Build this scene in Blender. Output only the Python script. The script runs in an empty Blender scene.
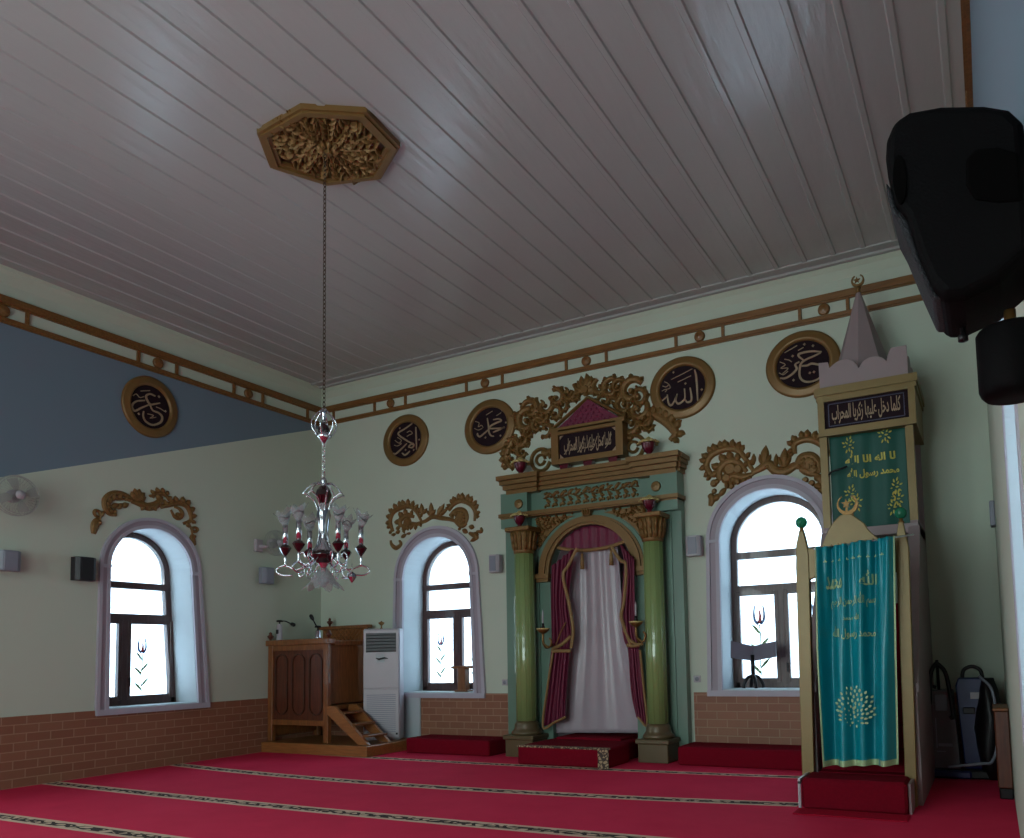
import bpy, math, random
from mathutils import Vector, Matrix
from mathutils.geometry import tessellate_polygon
random.seed(7)
PI = math.pi
sc = bpy.context.scene
COL = sc.collection

# ------------------------------------------------------------------ camera
F_PX, CX, CY = 776.4882, 593.5758, 594.5208
CAM = Vector((0.0, -9.8356, 1.4))
MROT = Matrix.Rotation(0.4714, 3, 'Z') @ Matrix.Rotation(0.0776, 3, 'X') @ Matrix.Rotation(0.0235, 3, 'Y')
cd = bpy.data.cameras.new('camera'); cam = bpy.data.objects.new('camera', cd); COL.objects.link(cam)
cd.sensor_width = 36; cd.lens = 36 * F_PX / 1024
cd.shift_x = (512 - CX) / 1024; cd.shift_y = (CY - 419) / 1024
cd.clip_start = 0.02; cd.clip_end = 200
R4 = Matrix((MROT.col[0], MROT.col[2], -MROT.col[1])).transposed().to_4x4()
cam.matrix_world = Matrix.Translation(CAM) @ R4
sc.camera = cam

def ray(px, py, ax, val):
    """where the sight line of a measured photo point meets a real plane of the room"""
    d = MROT @ Vector(((px - CX) / F_PX, 1, -(py - CY) / F_PX))
    return CAM + d * ((val - CAM[ax]) / d[ax])
LX, RX, HC = -10.335, 0.106, 6.2          # left wall, right wall, ceiling height
def onb(px, py, Y=0.0):
    p = ray(px, py, 1, Y); return (p.x, p.z)
def onl(px, py, X=LX):
    p = ray(px, py, 0, X); return (p.y, p.z)

# ------------------------------------------------------------------ materials
def srgb(r, g, b):
    f = lambda c: ((c / 255 + .055) / 1.055) ** 2.4 if c > 10 else c / 255 / 12.92
    return (f(r), f(g), f(b), 1)
def nmat(name):
    m = bpy.data.materials.new(name); m.use_nodes = True
    nt = m.node_tree; return m, nt, nt.nodes['Principled BSDF']
def mat(name, col, rough=.6, metal=0, var=.12, scale=6, bump=0, bscale=40, coat=0, spec=.5, sheen=0):
    m, nt, b = nmat(name); N, L = nt.nodes, nt.links
    tc = N.new('ShaderNodeTexCoord'); nz = N.new('ShaderNodeTexNoise')
    nz.inputs['Scale'].default_value = scale; nz.inputs['Detail'].default_value = 4
    L.new(tc.outputs['Object'], nz.inputs['Vector'])
    mx = N.new('ShaderNodeMix'); mx.data_type = 'RGBA'
    c = srgb(*col)
    mx.inputs[6].default_value = tuple(x * (1 - var) for x in c[:3]) + (1,)
    mx.inputs[7].default_value = tuple(min(1, x * (1 + var)) for x in c[:3]) + (1,)
    L.new(nz.outputs['Fac'], mx.inputs[0]); L.new(mx.outputs[2], b.inputs['Base Color'])
    b.inputs['Roughness'].default_value = rough; b.inputs['Metallic'].default_value = metal
    b.inputs['Coat Weight'].default_value = coat; b.inputs['Specular IOR Level'].default_value = spec
    if sheen: b.inputs['Sheen Weight'].default_value = sheen
    if bump:
        n2 = N.new('ShaderNodeTexNoise'); n2.inputs['Scale'].default_value = bscale
        L.new(tc.outputs['Object'], n2.inputs['Vector'])
        bp = N.new('ShaderNodeBump'); bp.inputs['Strength'].default_value = bump; bp.inputs['Distance'].default_value = .01
        L.new(n2.outputs['Fac'], bp.inputs['Height']); L.new(bp.outputs['Normal'], b.inputs['Normal'])
    return m
def wood(name, c1, c2, rough=.5, axis='Z', scale=1.0, coat=.2):
    m, nt, b = nmat(name); N, L = nt.nodes, nt.links
    tc = N.new('ShaderNodeTexCoord'); mp = N.new('ShaderNodeMapping')
    s = {'X': (2, 18, 18), 'Y': (18, 2, 18), 'Z': (18, 18, 2)}[axis]
    mp.inputs['Scale'].default_value = tuple(v * scale for v in s)
    nz = N.new('ShaderNodeTexNoise'); nz.inputs['Scale'].default_value = 2; nz.inputs['Detail'].default_value = 6
    L.new(tc.outputs['Object'], mp.inputs['Vector']); L.new(mp.outputs['Vector'], nz.inputs['Vector'])
    cr = N.new('ShaderNodeValToRGB'); cr.color_ramp.elements[0].position = .3; cr.color_ramp.elements[1].position = .7
    cr.color_ramp.elements[0].color = srgb(*c1); cr.color_ramp.elements[1].color = srgb(*c2)
    L.new(nz.outputs['Fac'], cr.inputs['Fac']); L.new(cr.outputs['Color'], b.inputs['Base Color'])
    b.inputs['Roughness'].default_value = rough; b.inputs['Coat Weight'].default_value = coat
    return m
WALL = (188, 196, 180)
M = {}
M['paint'] = mat('wall_paint', WALL, .75, var=.05, scale=1.2, bump=.15, bscale=25)
M['cove'] = mat('cove_paint', (184, 192, 174), .7, var=.04, scale=1)
M['lilac'] = mat('lilac_plaster', (174, 168, 180), .6, var=.06)
M['lilac_dark'] = mat('mauve_plaster', (156, 144, 154), .6, var=.06)
M['reveal'] = mat('white_plaster', (176, 184, 188), .6, var=.04)
M['frame'] = wood('brown_window_wood', (66, 42, 40), (84, 56, 52), .4)
M['rail'] = wood('varnished_rail_wood', (104, 66, 26), (132, 88, 40), .45, 'X')
M['gold'] = mat('gilded_plaster', (122, 88, 44), .5, .3, var=.45, scale=30, bump=.5, bscale=60)
M['gold_flat'] = mat('gold_paint', (122, 90, 48), .42, .25, var=.12, scale=12)
M['goldy'] = mat('yellow_gold_paint', (122, 100, 56), .4, .2, var=.1, scale=10)
M['chain'] = mat('dark_chain_metal', (74, 56, 40), .5, .5, var=.3, scale=40)
M['brass'] = mat('dull_brass', (120, 88, 46), .4, .6, var=.2, scale=20)
M['black'] = mat('black_disc', (36, 22, 28), .8, var=.3, scale=30, spec=.15)
M['recess'] = mat('black_recess', (4, 3, 3), .9, spec=.05)
M['ink'] = mat('pale_lettering', (150, 126, 100), .5, var=.1)
M['ink_gold'] = mat('gold_lettering', (176, 140, 84), .4, .2, var=.15, scale=30)
M['teal'] = mat('teal_paint', (96, 124, 108), .35, var=.07, scale=2, coat=.3)
M['green'] = mat('pale_green_enamel', (128, 146, 92), .22, var=.05, scale=2, coat=.6)
M['base_gold'] = mat('olive_gold_paint', (92, 76, 50), .4, .1, var=.1, scale=8)
M['satin'] = mat('lilac_white_satin', (166, 152, 160), .3, var=.05, scale=3)
M['burg'] = mat('burgundy_velvet', (104, 20, 52), .6, var=.3, scale=40)
M['burg_gloss'] = mat('burgundy_enamel', (84, 10, 30), .25, var=.15, coat=.5)
M['fringe'] = mat('gold_fringe', (140, 108, 66), .6, .1, var=.25, scale=60)
M['cream'] = mat('cream_gilding', (198, 176, 116), .45, .2, var=.3, scale=60, bump=.5)
M['wood'] = wood('pulpit_oak', (104, 60, 28), (140, 86, 42), .45)
M['wood_dark'] = wood('pulpit_panel_wood', (72, 34, 20), (98, 50, 28), .4)
M['wood_x'] = wood('platform_wood', (128, 78, 38), (158, 100, 52), .45, 'X')
M['wood_deep'] = wood('carved_arch_wood', (58, 30, 20), (80, 44, 28), .4)
M['white'] = mat('off_white_plastic', (170, 164, 170), .4, var=.03)
M['grey_pl'] = mat('grey_plastic', (128, 130, 142), .45, var=.05)
M['dark_pl'] = mat('charcoal_plastic', (30, 26, 32), .45, var=.15)
M['blackpl'] = mat('black_plastic', (5, 3, 4), .7, var=.2, scale=20, bump=.1, bscale=200, spec=.08)
M['grille'] = mat('speaker_grille', (16, 15, 22), .6, 0, var=.3, scale=200, bump=.6, bscale=300)
M['chrome'] = mat('chrome', (205, 205, 212), .12, 1, var=.03)
M['maroon_gl'] = mat('maroon_glass', (34, 8, 9), .15, .1, var=.3, scale=30, coat=.8)
M['turq'] = mat('turquoise_satin', (0, 134, 148), .34, var=.08, scale=3)
M['dkgreen'] = mat('dark_green_cloth', (8, 76, 66), .6, var=.1, scale=4)
M['embro'] = mat('gold_embroidery', (176, 168, 78), .5, .2, var=.3, scale=60)
M['embro_pale'] = mat('pale_gold_embroidery', (176, 196, 150), .5, .1, var=.3, scale=60)
M['carpet'] = mat('carpet_red_pile', (170, 18, 46), .95, var=.25, scale=50, bump=.6, bscale=300, spec=.1)
M['carpet_dark'] = mat('step_carpet_red', (118, 10, 30), .95, var=.25, scale=50, bump=.6, bscale=300, spec=.1)
M['pink'] = mat('pink_lilac_paint', (146, 128, 130), .55, var=.05)
M['slate'] = mat('slate_grey_board', (112, 110, 124), .45, var=.06)
M['iron'] = mat('black_iron', (24, 20, 22), .4, .4, var=.2)
M['blue'] = mat('blue_machine_plastic', (14, 30, 84), .4, var=.1)
M['beige'] = mat('grey_beige_plastic', (92, 84, 90), .45, var=.05)
M['petal_blue'] = mat('blue_paint', (60, 90, 150), .4)
M['petal_red'] = mat('red_paint', (200, 60, 70), .4)
M['leaf_green'] = mat('green_paint', (120, 150, 90), .4)
M['purple'] = mat('violet_enamel', (52, 46, 76), .4)

def glassmat(name, col, transp, rough=.05, tcol=None):
    m, nt, b = nmat(name); N, L = nt.nodes, nt.links
    out = N['Material Output']; tr = N.new('ShaderNodeBsdfTransparent'); tr.inputs[0].default_value = tcol or col
    mx = N.new('ShaderNodeMixShader'); mx.inputs[0].default_value = transp
    b.inputs['Base Color'].default_value = col; b.inputs['Roughness'].default_value = rough
    L.new(b.outputs[0], mx.inputs[1]); L.new(tr.outputs[0], mx.inputs[2]); L.new(mx.outputs[0], out.inputs[0])
    return m
M['pane'] = glassmat('window_glass', (.93, 1, .98, 1), .9)
M['frosted'] = glassmat('frosted_window_glass', (.93, 1, .98, 1), .8, .3, tcol=(.54, .62, .68, 1))
M['shade'] = glassmat('clear_glass', (.80, .80, .82, 1), .86, .06)
M['ball'] = glassmat('green_glass', (.02, .22, .12, 1), .35, .03)
M['fanwire'] = mat('pale_grey_wire', (170, 172, 166), .4, .3, var=.05)

# brick wainscot
def brickmat(name, wall):
    m, nt, b = nmat(name); N, L = nt.nodes, nt.links
    tc = N.new('ShaderNodeTexCoord'); sp = N.new('ShaderNodeSeparateXYZ'); cb = N.new('ShaderNodeCombineXYZ')
    L.new(tc.outputs['Object'], sp.inputs[0])
    L.new(sp.outputs['Y' if wall == 'left' else 'X'], cb.inputs[0]); L.new(sp.outputs['Z'], cb.inputs[1])
    br = N.new('ShaderNodeTexBrick'); L.new(cb.outputs[0], br.inputs['Vector'])
    br.inputs['Color1'].default_value = srgb(132, 84, 62); br.inputs['Color2'].default_value = srgb(142, 94, 70)
    br.inputs['Mortar'].default_value = srgb(160, 124, 100)
    br.inputs['Scale'].default_value = 1; br.inputs['Brick Width'].default_value = .27
    br.inputs['Row Height'].default_value = .105; br.inputs['Mortar Size'].default_value = .007
    br.inputs['Mortar Smooth'].default_value = .3
    L.new(br.outputs['Color'], b.inputs['Base Color']); b.inputs['Roughness'].default_value = .6
    bp = N.new('ShaderNodeBump'); bp.invert = True; bp.inputs['Strength'].default_value = .5; bp.inputs['Distance'].default_value = .01
    L.new(br.outputs['Fac'], bp.inputs['Height']); L.new(bp.outputs['Normal'], b.inputs['Normal'])
    return m
M['brick_b'] = brickmat('brick_tiles_back', 'back'); M['brick_l'] = brickmat('brick_tiles_left', 'left')

# left / right walls: green plaster below, blue paint above a sloping painted edge
def two_tone(name, off=-5.507):
    m, nt, b = nmat(name); N, L = nt.nodes, nt.links
    g = N.new('ShaderNodeNewGeometry'); sp = N.new('ShaderNodeSeparateXYZ'); L.new(g.outputs['Position'], sp.inputs[0])
    ma = N.new('ShaderNodeMath'); ma.operation = 'MULTIPLY_ADD'; ma.inputs[1].default_value = -.373; ma.inputs[2].default_value = off
    L.new(sp.outputs['Y'], ma.inputs[0])                      # z - (5.507 + .373 y)
    ad = N.new('ShaderNodeMath'); ad.operation = 'ADD'; L.new(ma.outputs[0], ad.inputs[0]); L.new(sp.outputs['Z'], ad.inputs[1])
    gt = N.new('ShaderNodeMath'); gt.operation = 'GREATER_THAN'; gt.inputs[1].default_value = 0; L.new(ad.outputs[0], gt.inputs[0])
    lt = N.new('ShaderNodeMath'); lt.operation = 'LESS_THAN'; lt.inputs[1].default_value = 5.56; L.new(sp.outputs['Z'], lt.inputs[0])
    mu = N.new('ShaderNodeMath'); mu.operation = 'MULTIPLY'; L.new(gt.outputs[0], mu.inputs[0]); L.new(lt.outputs[0], mu.inputs[1])
    mx = N.new('ShaderNodeMix'); mx.data_type = 'RGBA'; mx.inputs[6].default_value = srgb(*WALL); mx.inputs[7].default_value = srgb(108, 124, 138)
    L.new(mu.outputs[0], mx.inputs[0]); L.new(mx.outputs[2], b.inputs['Base Color']); b.inputs['Roughness'].default_value = .7
    return m
M['two'] = two_tone('two_tone_wall_paint'); M['two_r'] = two_tone('two_tone_right_wall_paint', -5.35)

# glossy painted ceiling boards
def ceil_mat():
    m, nt, b = nmat('ceiling_gloss_paint'); N, L = nt.nodes, nt.links
    tc = N.new('ShaderNodeTexCoord'); mp = N.new('ShaderNodeMapping'); mp.inputs['Scale'].default_value = (5, .9, 5)
    nz = N.new('ShaderNodeTexNoise'); nz.inputs['Scale'].default_value = 1.6; nz.inputs['Detail'].default_value = 5
    L.new(tc.outputs['Object'], mp.inputs[0]); L.new(mp.outputs[0], nz.inputs['Vector'])
    bp = N.new('ShaderNodeBump'); bp.inputs['Strength'].default_value = .35; bp.inputs['Distance'].default_value = .03
    L.new(nz.outputs['Fac'], bp.inputs['Height']); L.new(bp.outputs['Normal'], b.inputs['Normal'])
    b.inputs['Base Color'].default_value = srgb(168, 166, 165); b.inputs['Roughness'].default_value = .22
    b.inputs['Specular IOR Level'].default_value = .5
    return m
M['ceil'] = ceil_mat()

# floor carpet: red pile with woven prayer-row borders
ROWS = [(-1.22, .17, .020, 1), (-2.93, .21, .035, 0), (-4.38, .21, .010, 0), (-5.72, .20, .0, 0), (-7.05, .16, 0, 0), (-8.4, .16, 0, 0), (-9.75, .16, 0, 0)]
def carpet_mat():
    m, nt, b = nmat('prayer_row_carpet'); N, L = nt.nodes, nt.links
    tc = N.new('ShaderNodeTexCoord'); sp = N.new('ShaderNodeSeparateXYZ'); L.new(tc.outputs['Object'], sp.inputs[0])
    def math_(op, a, bb=None, c=None):
        n = N.new('ShaderNodeMath'); n.operation = op
        for i, v in enumerate((a, bb, c)):
            if v is None: continue
            if isinstance(v, (int, float)): n.inputs[i].default_value = v
            else: L.new(v, n.inputs[i])
        return n.outputs[0]
    X, Y = sp.outputs['X'], sp.outputs['Y']
    xx = math_('ADD', X, 6.2); x2 = math_('MULTIPLY', xx, xx)
    band = None; core = None; edge = None
    for (y0, w, k, kind) in ROWS:
        yc = math_('MULTIPLY_ADD', x2, k * .5, y0 - k * .9) if k else None
        d = math_('ABSOLUTE', math_('SUBTRACT', Y, yc if yc is not None else y0))
        a = math_('LESS_THAN', d, w * .5); c = math_('LESS_THAN', d, w * .25)
        band = a if band is None else math_('MAXIMUM', band, a); core = c if core is None else math_('MAXIMUM', core, c)
    lim = math_('LESS_THAN', X, -1.64); band = math_('MULTIPLY', band, lim); core = math_('MULTIPLY', core, lim)
    # woven motif
    mp = N.new('ShaderNodeMapping'); mp.inputs['Scale'].default_value = (9, 16, 1); L.new(tc.outputs['Object'], mp.inputs[0])
    vo = N.new('ShaderNodeTexVoronoi'); vo.feature = 'DISTANCE_TO_EDGE'; vo.inputs['Scale'].default_value = 1.0; L.new(mp.outputs[0], vo.inputs['Vector'])
    mot = math_('MULTIPLY', math_('LESS_THAN', vo.outputs['Distance'], .16), core)
    nz = N.new('ShaderNodeTexNoise'); nz.inputs['Scale'].default_value = 1.2; nz.inputs['Detail'].default_value = 8; nz.inputs['Roughness'].default_value = .7
    L.new(tc.outputs['Object'], nz.inputs['Vector'])
    r = N.new('ShaderNodeMix'); r.data_type = 'RGBA'; r.inputs[6].default_value = srgb(200, 30, 66); r.inputs[7].default_value = srgb(234, 54, 94)
    L.new(nz.outputs['Fac'], r.inputs[0])
    m1 = N.new('ShaderNodeMix'); m1.data_type = 'RGBA'; L.new(r.outputs[2], m1.inputs[6]); m1.inputs[7].default_value = srgb(214, 184, 160); L.new(band, m1.inputs[0])
    m2 = N.new('ShaderNodeMix'); m2.data_type = 'RGBA'; L.new(m1.outputs[2], m2.inputs[6]); m2.inputs[7].default_value = srgb(66, 54, 52); L.new(mot, m2.inputs[0])
    L.new(m2.outputs[2], b.inputs['Base Color']); b.inputs['Roughness'].default_value = .92; b.inputs['Specular IOR Level'].default_value = .15
    n3 = N.new('ShaderNodeTexNoise'); n3.inputs['Scale'].default_value = 220; L.new(tc.outputs['Object'], n3.inputs['Vector'])
    bp = N.new('ShaderNodeBump'); bp.inputs['Strength'].default_value = .5; bp.inputs['Distance'].default_value = .01
    L.new(n3.outputs['Fac'], bp.inputs['Height']); L.new(bp.outputs['Normal'], b.inputs['Normal'])
    return m
M['floor'] = carpet_mat()
def carpet_border():
    m, nt, b = nmat('woven_beige_border'); N, L = nt.nodes, nt.links
    tc = N.new('ShaderNodeTexCoord'); vo = N.new('ShaderNodeTexVoronoi'); vo.feature = 'DISTANCE_TO_EDGE'; vo.inputs['Scale'].default_value = 22
    L.new(tc.outputs['Object'], vo.inputs['Vector']); cr = N.new('ShaderNodeValToRGB')
    cr.color_ramp.interpolation = 'CONSTANT'; cr.color_ramp.elements[0].color = srgb(70, 56, 50); cr.color_ramp.elements[1].position = .12
    cr.color_ramp.elements[1].color = srgb(170, 142, 112)
    L.new(vo.outputs['Distance'], cr.inputs[0]); L.new(cr.outputs[0], b.inputs['Base Color']); b.inputs['Roughness'].default_value = .9
    return m
M['border'] = carpet_border()

# ------------------------------------------------------------------ mesh builder
def frame_back(Y=0.0): return Matrix(((1, 0, 0, 0), (0, 0, -1, Y), (0, 1, 0, 0), (0, 0, 0, 1)))       # (u,v,h)->(u,Y-h,v)
def frame_left(X=LX): return Matrix(((0, 0, 1, X), (1, 0, 0, 0), (0, 1, 0, 0), (0, 0, 0, 1)))          # (u,v,h)->(X+h,u,v)
def smooth_path(pts, n=6, closed=False):
    pts = [Vector(p) for p in pts]
    if len(pts) < 3: return pts
    P = [pts[0] * 2 - pts[1]] + pts + [pts[-1] * 2 - pts[-2]]; out = []
    for i in range(1, len(P) - 2):
        a, b, c, d = P[i - 1:i + 3]
        for k in range(n):
            t = k / n
            out.append(.5 * ((2 * b) + (c - a) * t + (2 * a - 5 * b + 4 * c - d) * t * t + (3 * b - a - 3 * c + d) * t ** 3))
    out.append(pts[-1]); return out
def wpos(o):
    v = Vector((0, 0, 0))
    while o: v = v + o.location; o = o.parent
    return v
class MB:
    def __init__(s, T=None): s.v = []; s.f = []; s.T = T or Matrix.Identity(4); s.sm = []
    def add(s, vs, fs, smooth=False):
        n = len(s.v); s.v += [s.T @ Vector(p) for p in vs]
        s.f += [[i + n for i in f] for f in fs]; s.sm += [smooth] * len(fs); return s
    def box(s, x0, x1, y0, y1, z0, z1):
        vs = [(x, y, z) for z in (z0, z1) for y in (y0, y1) for x in (x0, x1)]
        return s.add(vs, [(0, 2, 3, 1), (4, 5, 7, 6), (0, 1, 5, 4), (2, 6, 7, 3), (0, 4, 6, 2), (1, 3, 7, 5)])
    def bevbox(s, x0, x1, y0, y1, z0, z1, b=.01):
        # chamfered box (all edges)
        bx = min(b, (x1 - x0) * .4, (y1 - y0) * .4, (z1 - z0) * .4); vs = []; idx = {}
        for ix, x in enumerate((x0, x1)):
            for iy, y in enumerate((y0, y1)):
                for iz, z in enumerate((z0, z1)):
                    sx, sy, sz = (1 if ix == 0 else -1), (1 if iy == 0 else -1), (1 if iz == 0 else -1)
                    for a, p in enumerate(((x, y + sy * bx, z + sz * bx), (x + sx * bx, y, z + sz * bx), (x + sx * bx, y + sy * bx, z))):
                        idx[ix, iy, iz, a] = len(vs); vs.append(p)
        I = lambda ix, iy, iz, a: idx[ix, iy, iz, a]; fs = []
        for q in (0, 1):
            fs.append([I(q, 0, 0, 0), I(q, 1, 0, 0), I(q, 1, 1, 0), I(q, 0, 1, 0)]); fs.append([I(0, q, 0, 1), I(1, q, 0, 1), I(1, q, 1, 1), I(0, q, 1, 1)])
            fs.append([I(0, 0, q, 2), I(1, 0, q, 2), I(1, 1, q, 2), I(0, 1, q, 2)])
            for r in (0, 1):
                fs.append([I(0, q, r, 1), I(1, q, r, 1), I(1, q, r, 2), I(0, q, r, 2)])
                fs.append([I(q, 0, r, 0), I(q, 1, r, 0), I(q, 1, r, 2), I(q, 0, r, 2)])
                fs.append([I(q, r, 0, 0), I(q, r, 1, 0), I(q, r, 1, 1), I(q, r, 0, 1)])
                for t in (0, 1): fs.append([I(q, r, t, 0), I(q, r, t, 1), I(q, r, t, 2)])
        return s.add(vs, fs)
    def lathe(s, prof, c=(0, 0, 0), n=24, ax='Z', a0=0, a1=2 * PI, smooth=True, sx=1, caps=True):
        full = abs(a1 - a0 - 2 * PI) < 1e-6; m = n if full else n + 1; vs = []
        for r, z in prof:
            for i in range(m):
                a = a0 + (a1 - a0) * i / n; x, y = r * math.cos(a) * sx, r * math.sin(a)
                p = {'Z': (x, y, z), 'Y': (x, z, y), 'X': (z, x, y)}[ax]; vs.append((p[0] + c[0], p[1] + c[1], p[2] + c[2]))
        fs = []
        for j in range(len(prof) - 1):
            for i in range(n):
                k = (i + 1) % m if full else i + 1
                fs.append((j * m + i, j * m + k, (j + 1) * m + k, (j + 1) * m + i))
        if full and caps:
            if prof[0][0] > 1e-5: fs.append(list(range(m))[::-1])
            if prof[-1][0] > 1e-5: fs.append([(len(prof) - 1) * m + i for i in range(m)])
        return s.add(vs, fs, smooth)
    def cyl(s, c, r, h, n=20, ax='Z', r2=None):
        return s.lathe([(r, 0), (r2 if r2 is not None else r, h)], c, n, ax)
    def tube(s, pts, r, n=8, smooth=True, sq=1.0):
        pts = [Vector(p) for p in pts]; rs = r if isinstance(r, (list, tuple)) else [r] * len(pts); vs = []; up = None
        for i, p in enumerate(pts):
            t = (pts[min(i + 1, len(pts) - 1)] - pts[max(i - 1, 0)]).normalized()
            if up is None: up = Vector((0, 0, 1)) if abs(t.z) < .9 else Vector((1, 0, 0))
            u = t.cross(up)
            if u.length < 1e-4: u = t.cross(Vector((1, 0.3, 0)))
            u.normalize(); w = u.cross(t).normalized(); up = w
            for k in range(n):
                a = 2 * PI * k / n; vs.append(p + u * math.cos(a) * rs[i] + w * math.sin(a) * rs[i] * sq)
        fs = [(j * n + k, j * n + (k + 1) % n, (j + 1) * n + (k + 1) % n, (j + 1) * n + k) for j in range(len(pts) - 1) for k in range(n)]
        fs += [list(range(n))[::-1], [(len(pts) - 1) * n + k for k in range(n)]]
        return s.add(vs, fs, smooth)
    def prism(s, poly, h0, h1, bev=0):
        """polygon in local (u,v) extruded along h"""
        P = [Vector((p[0], p[1])) for p in poly]; n = len(P)
        A = sum(P[i].x * P[(i + 1) % n].y - P[(i + 1) % n].x * P[i].y for i in range(n))
        if A < 0: P = P[::-1]
        tri = tessellate_polygon([[Vector((p.x, p.y, 0)) for p in P]])
        if bev:
            c = sum(P, Vector((0, 0))) / n; mx = max((p - c).length for p in P); Q = [c + (p - c) * (1 - bev / mx) for p in P]
            vs = [(p.x, p.y, h0) for p in P] + [(p.x, p.y, h1 - bev) for p in P] + [(p.x, p.y, h1) for p in Q]
        else:
            vs = [(p.x, p.y, h0) for p in P] + [(p.x, p.y, h1) for p in P]
        L_ = len(vs) // n; fs = []
        for l in range(L_ - 1): fs += [(l * n + i, l * n + (i + 1) % n, (l + 1) * n + (i + 1) % n, (l + 1) * n + i) for i in range(n)]
        fs += [tuple(reversed(t)) for t in tri]; fs += [tuple(i + (L_ - 1) * n for i in t) for t in tri]
        return s.add(vs, fs)
    def band(s, inner, outer, h0, h1, closed=False):
        """strip between two polylines in (u,v) with thickness"""
        n = len(inner); vs = []
        for h in (h0, h1):
            vs += [(p[0], p[1], h) for p in inner] + [(p[0], p[1], h) for p in outer]
        fs = []; rng = range(n if closed else n - 1)
        for i in rng:
            j = (i + 1) % n
            fs += [(2 * n + i, 2 * n + j, 3 * n + j, 3 * n + i), (i, n + i, n + j, j), (i, j, 2 * n + j, 2 * n + i), (n + i, 3 * n + i, 3 * n + j, n + j)]
        if not closed: fs += [(0, 2 * n, 3 * n, n), (n - 1, 2 * n - 1, 4 * n - 1, 3 * n - 1)]
        return s.add(vs, fs)
    def ridge(s, pts, w, h, base=0.0, n=5, flat=False):
        """raised tapered stroke following a path in (u,v)"""
        P = smooth_path([(p[0], p[1], 0) for p in pts], n); k = len(P); vs = []
        for i, p in enumerate(P):
            t = (P[min(i + 1, k - 1)] - P[max(i - 1, 0)]); t = t.normalized() if t.length > 1e-9 else Vector((1, 0, 0))
            nn = Vector((-t.y, t.x, 0)); q = i / max(1, k - 1)
            ww = (w(q) if callable(w) else w) * .5
            hh = h * (max(.25, min(1, ww * 2 / max(1e-5, (w(.5) if callable(w) else w)))))
            a, b_ = p + nn * ww, p - nn * ww
            if flat: row = [(a.x, a.y, base), (a.x, a.y, base + h), (b_.x, b_.y, base + h), (b_.x, b_.y, base)]
            else:
                c1, c2 = p + nn * ww * .55, p - nn * ww * .55
                row = [(a.x, a.y, base), (c1.x, c1.y, base + hh * .75), (p.x, p.y, base + hh), (c2.x, c2.y, base + hh * .75), (b_.x, b_.y, base)]
            vs += row
        m = len(vs) // k
        fs = [(i * m + j, i * m + j + 1, (i + 1) * m + j + 1, (i + 1) * m + j) for i in range(k - 1) for j in range(m - 1)]
        fs += [tuple(range(m)), tuple(reversed([(k - 1) * m + j for j in range(m)]))]
        return s.add(vs, fs)
    def leaf(s, p0, p1, w, h, bend=0.0, base=0.0):
        p0, p1 = Vector((p0[0], p0[1], 0)), Vector((p1[0], p1[1], 0)); d = p1 - p0; nn = Vector((-d.y, d.x, 0))
        s.ridge([p0, p0 + d * .35 + nn * bend * .6, p0 + d * .7 + nn * bend * .8, p1], lambda q: w * (.25 + 1.5 * math.sin(PI * min(1, q * .95 + .1)) * .62) if q < .97 else w * .06, h, base, 3)
        return s
    def disc(s, c, r, h, base=0.0, n=10):
        vs = [(c[0] + r * math.cos(2 * PI * i / n), c[1] + r * math.sin(2 * PI * i / n), base) for i in range(n)]
        vs += [(c[0] + .6 * r * math.cos(2 * PI * i / n), c[1] + .6 * r * math.sin(2 * PI * i / n), base + h) for i in range(n)]
        return s.add(vs, [(i, (i + 1) % n, n + (i + 1) % n, n + i) for i in range(n)] + [tuple(range(n, 2 * n))])
    def build(s, name, m, parent=None, smooth=None, bevel=0, solid=0, **tags):
        if not s.v: return None
        if parent is not None: o0 = wpos(parent)
        else:
            xs = [p.x for p in s.v]; ys = [p.y for p in s.v]; zs = [p.z for p in s.v]
            o0 = Vector(((min(xs) + max(xs)) / 2, (min(ys) + max(ys)) / 2, min(zs)))
            if tags.get('world'): o0 = Vector((0, 0, 0))
        me = bpy.data.meshes.new(name); me.from_pydata([p - o0 for p in s.v], [], s.f)
        for p, f in zip(me.polygons, s.sm): p.use_smooth = f if smooth is None else smooth
        me.validate(); me.update()
        import bmesh
        bm = bmesh.new(); bm.from_mesh(me); bmesh.ops.recalc_face_normals(bm, faces=bm.faces); bm.to_mesh(me); bm.free()
        me.materials.append(m if not isinstance(m, str) else M[m])
        o = bpy.data.objects.new(name, me); COL.objects.link(o)
        if parent is not None: o.parent = parent
        else: o.location = o0
        if bevel:
            md = o.modifiers.new('bevel', 'BEVEL'); md.width = bevel; md.segments = 2; md.limit_method = 'ANGLE'
        if solid:
            md = o.modifiers.new('solid', 'SOLIDIFY'); md.thickness = solid
        if 'label' in tags: tag(o, tags['label'], tags['cat'], tags.get('group'))
        elif parent is None: o['kind'] = tags.get('kind', 'structure')
        elif 'plabel' in tags: o['label'] = tags['plabel']
        return o
def tag(o, label, cat, group=None):
    o['label'] = label; o['category'] = cat
    if group: o['group'] = group
    return o
def thing(name, loc, label=None, cat=None, group=None, kind=None):
    o = bpy.data.objects.new(name, None); COL.objects.link(o); o.location = loc; o.empty_display_size = .1
    if label: tag(o, label, cat, group)
    if kind: o['kind'] = kind
    return o
def dup(o, loc=None, rz=None, label=None, parent=None):
    c = o.copy(); COL.objects.link(c)
    if loc is not None: c.location = loc
    if rz is not None: c.rotation_euler = (0, 0, rz)
    if label: c['label'] = label
    if parent is not None: c.parent = parent
    for ch in [x for x in o.children]: dup(ch, parent=c)
    return c

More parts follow.
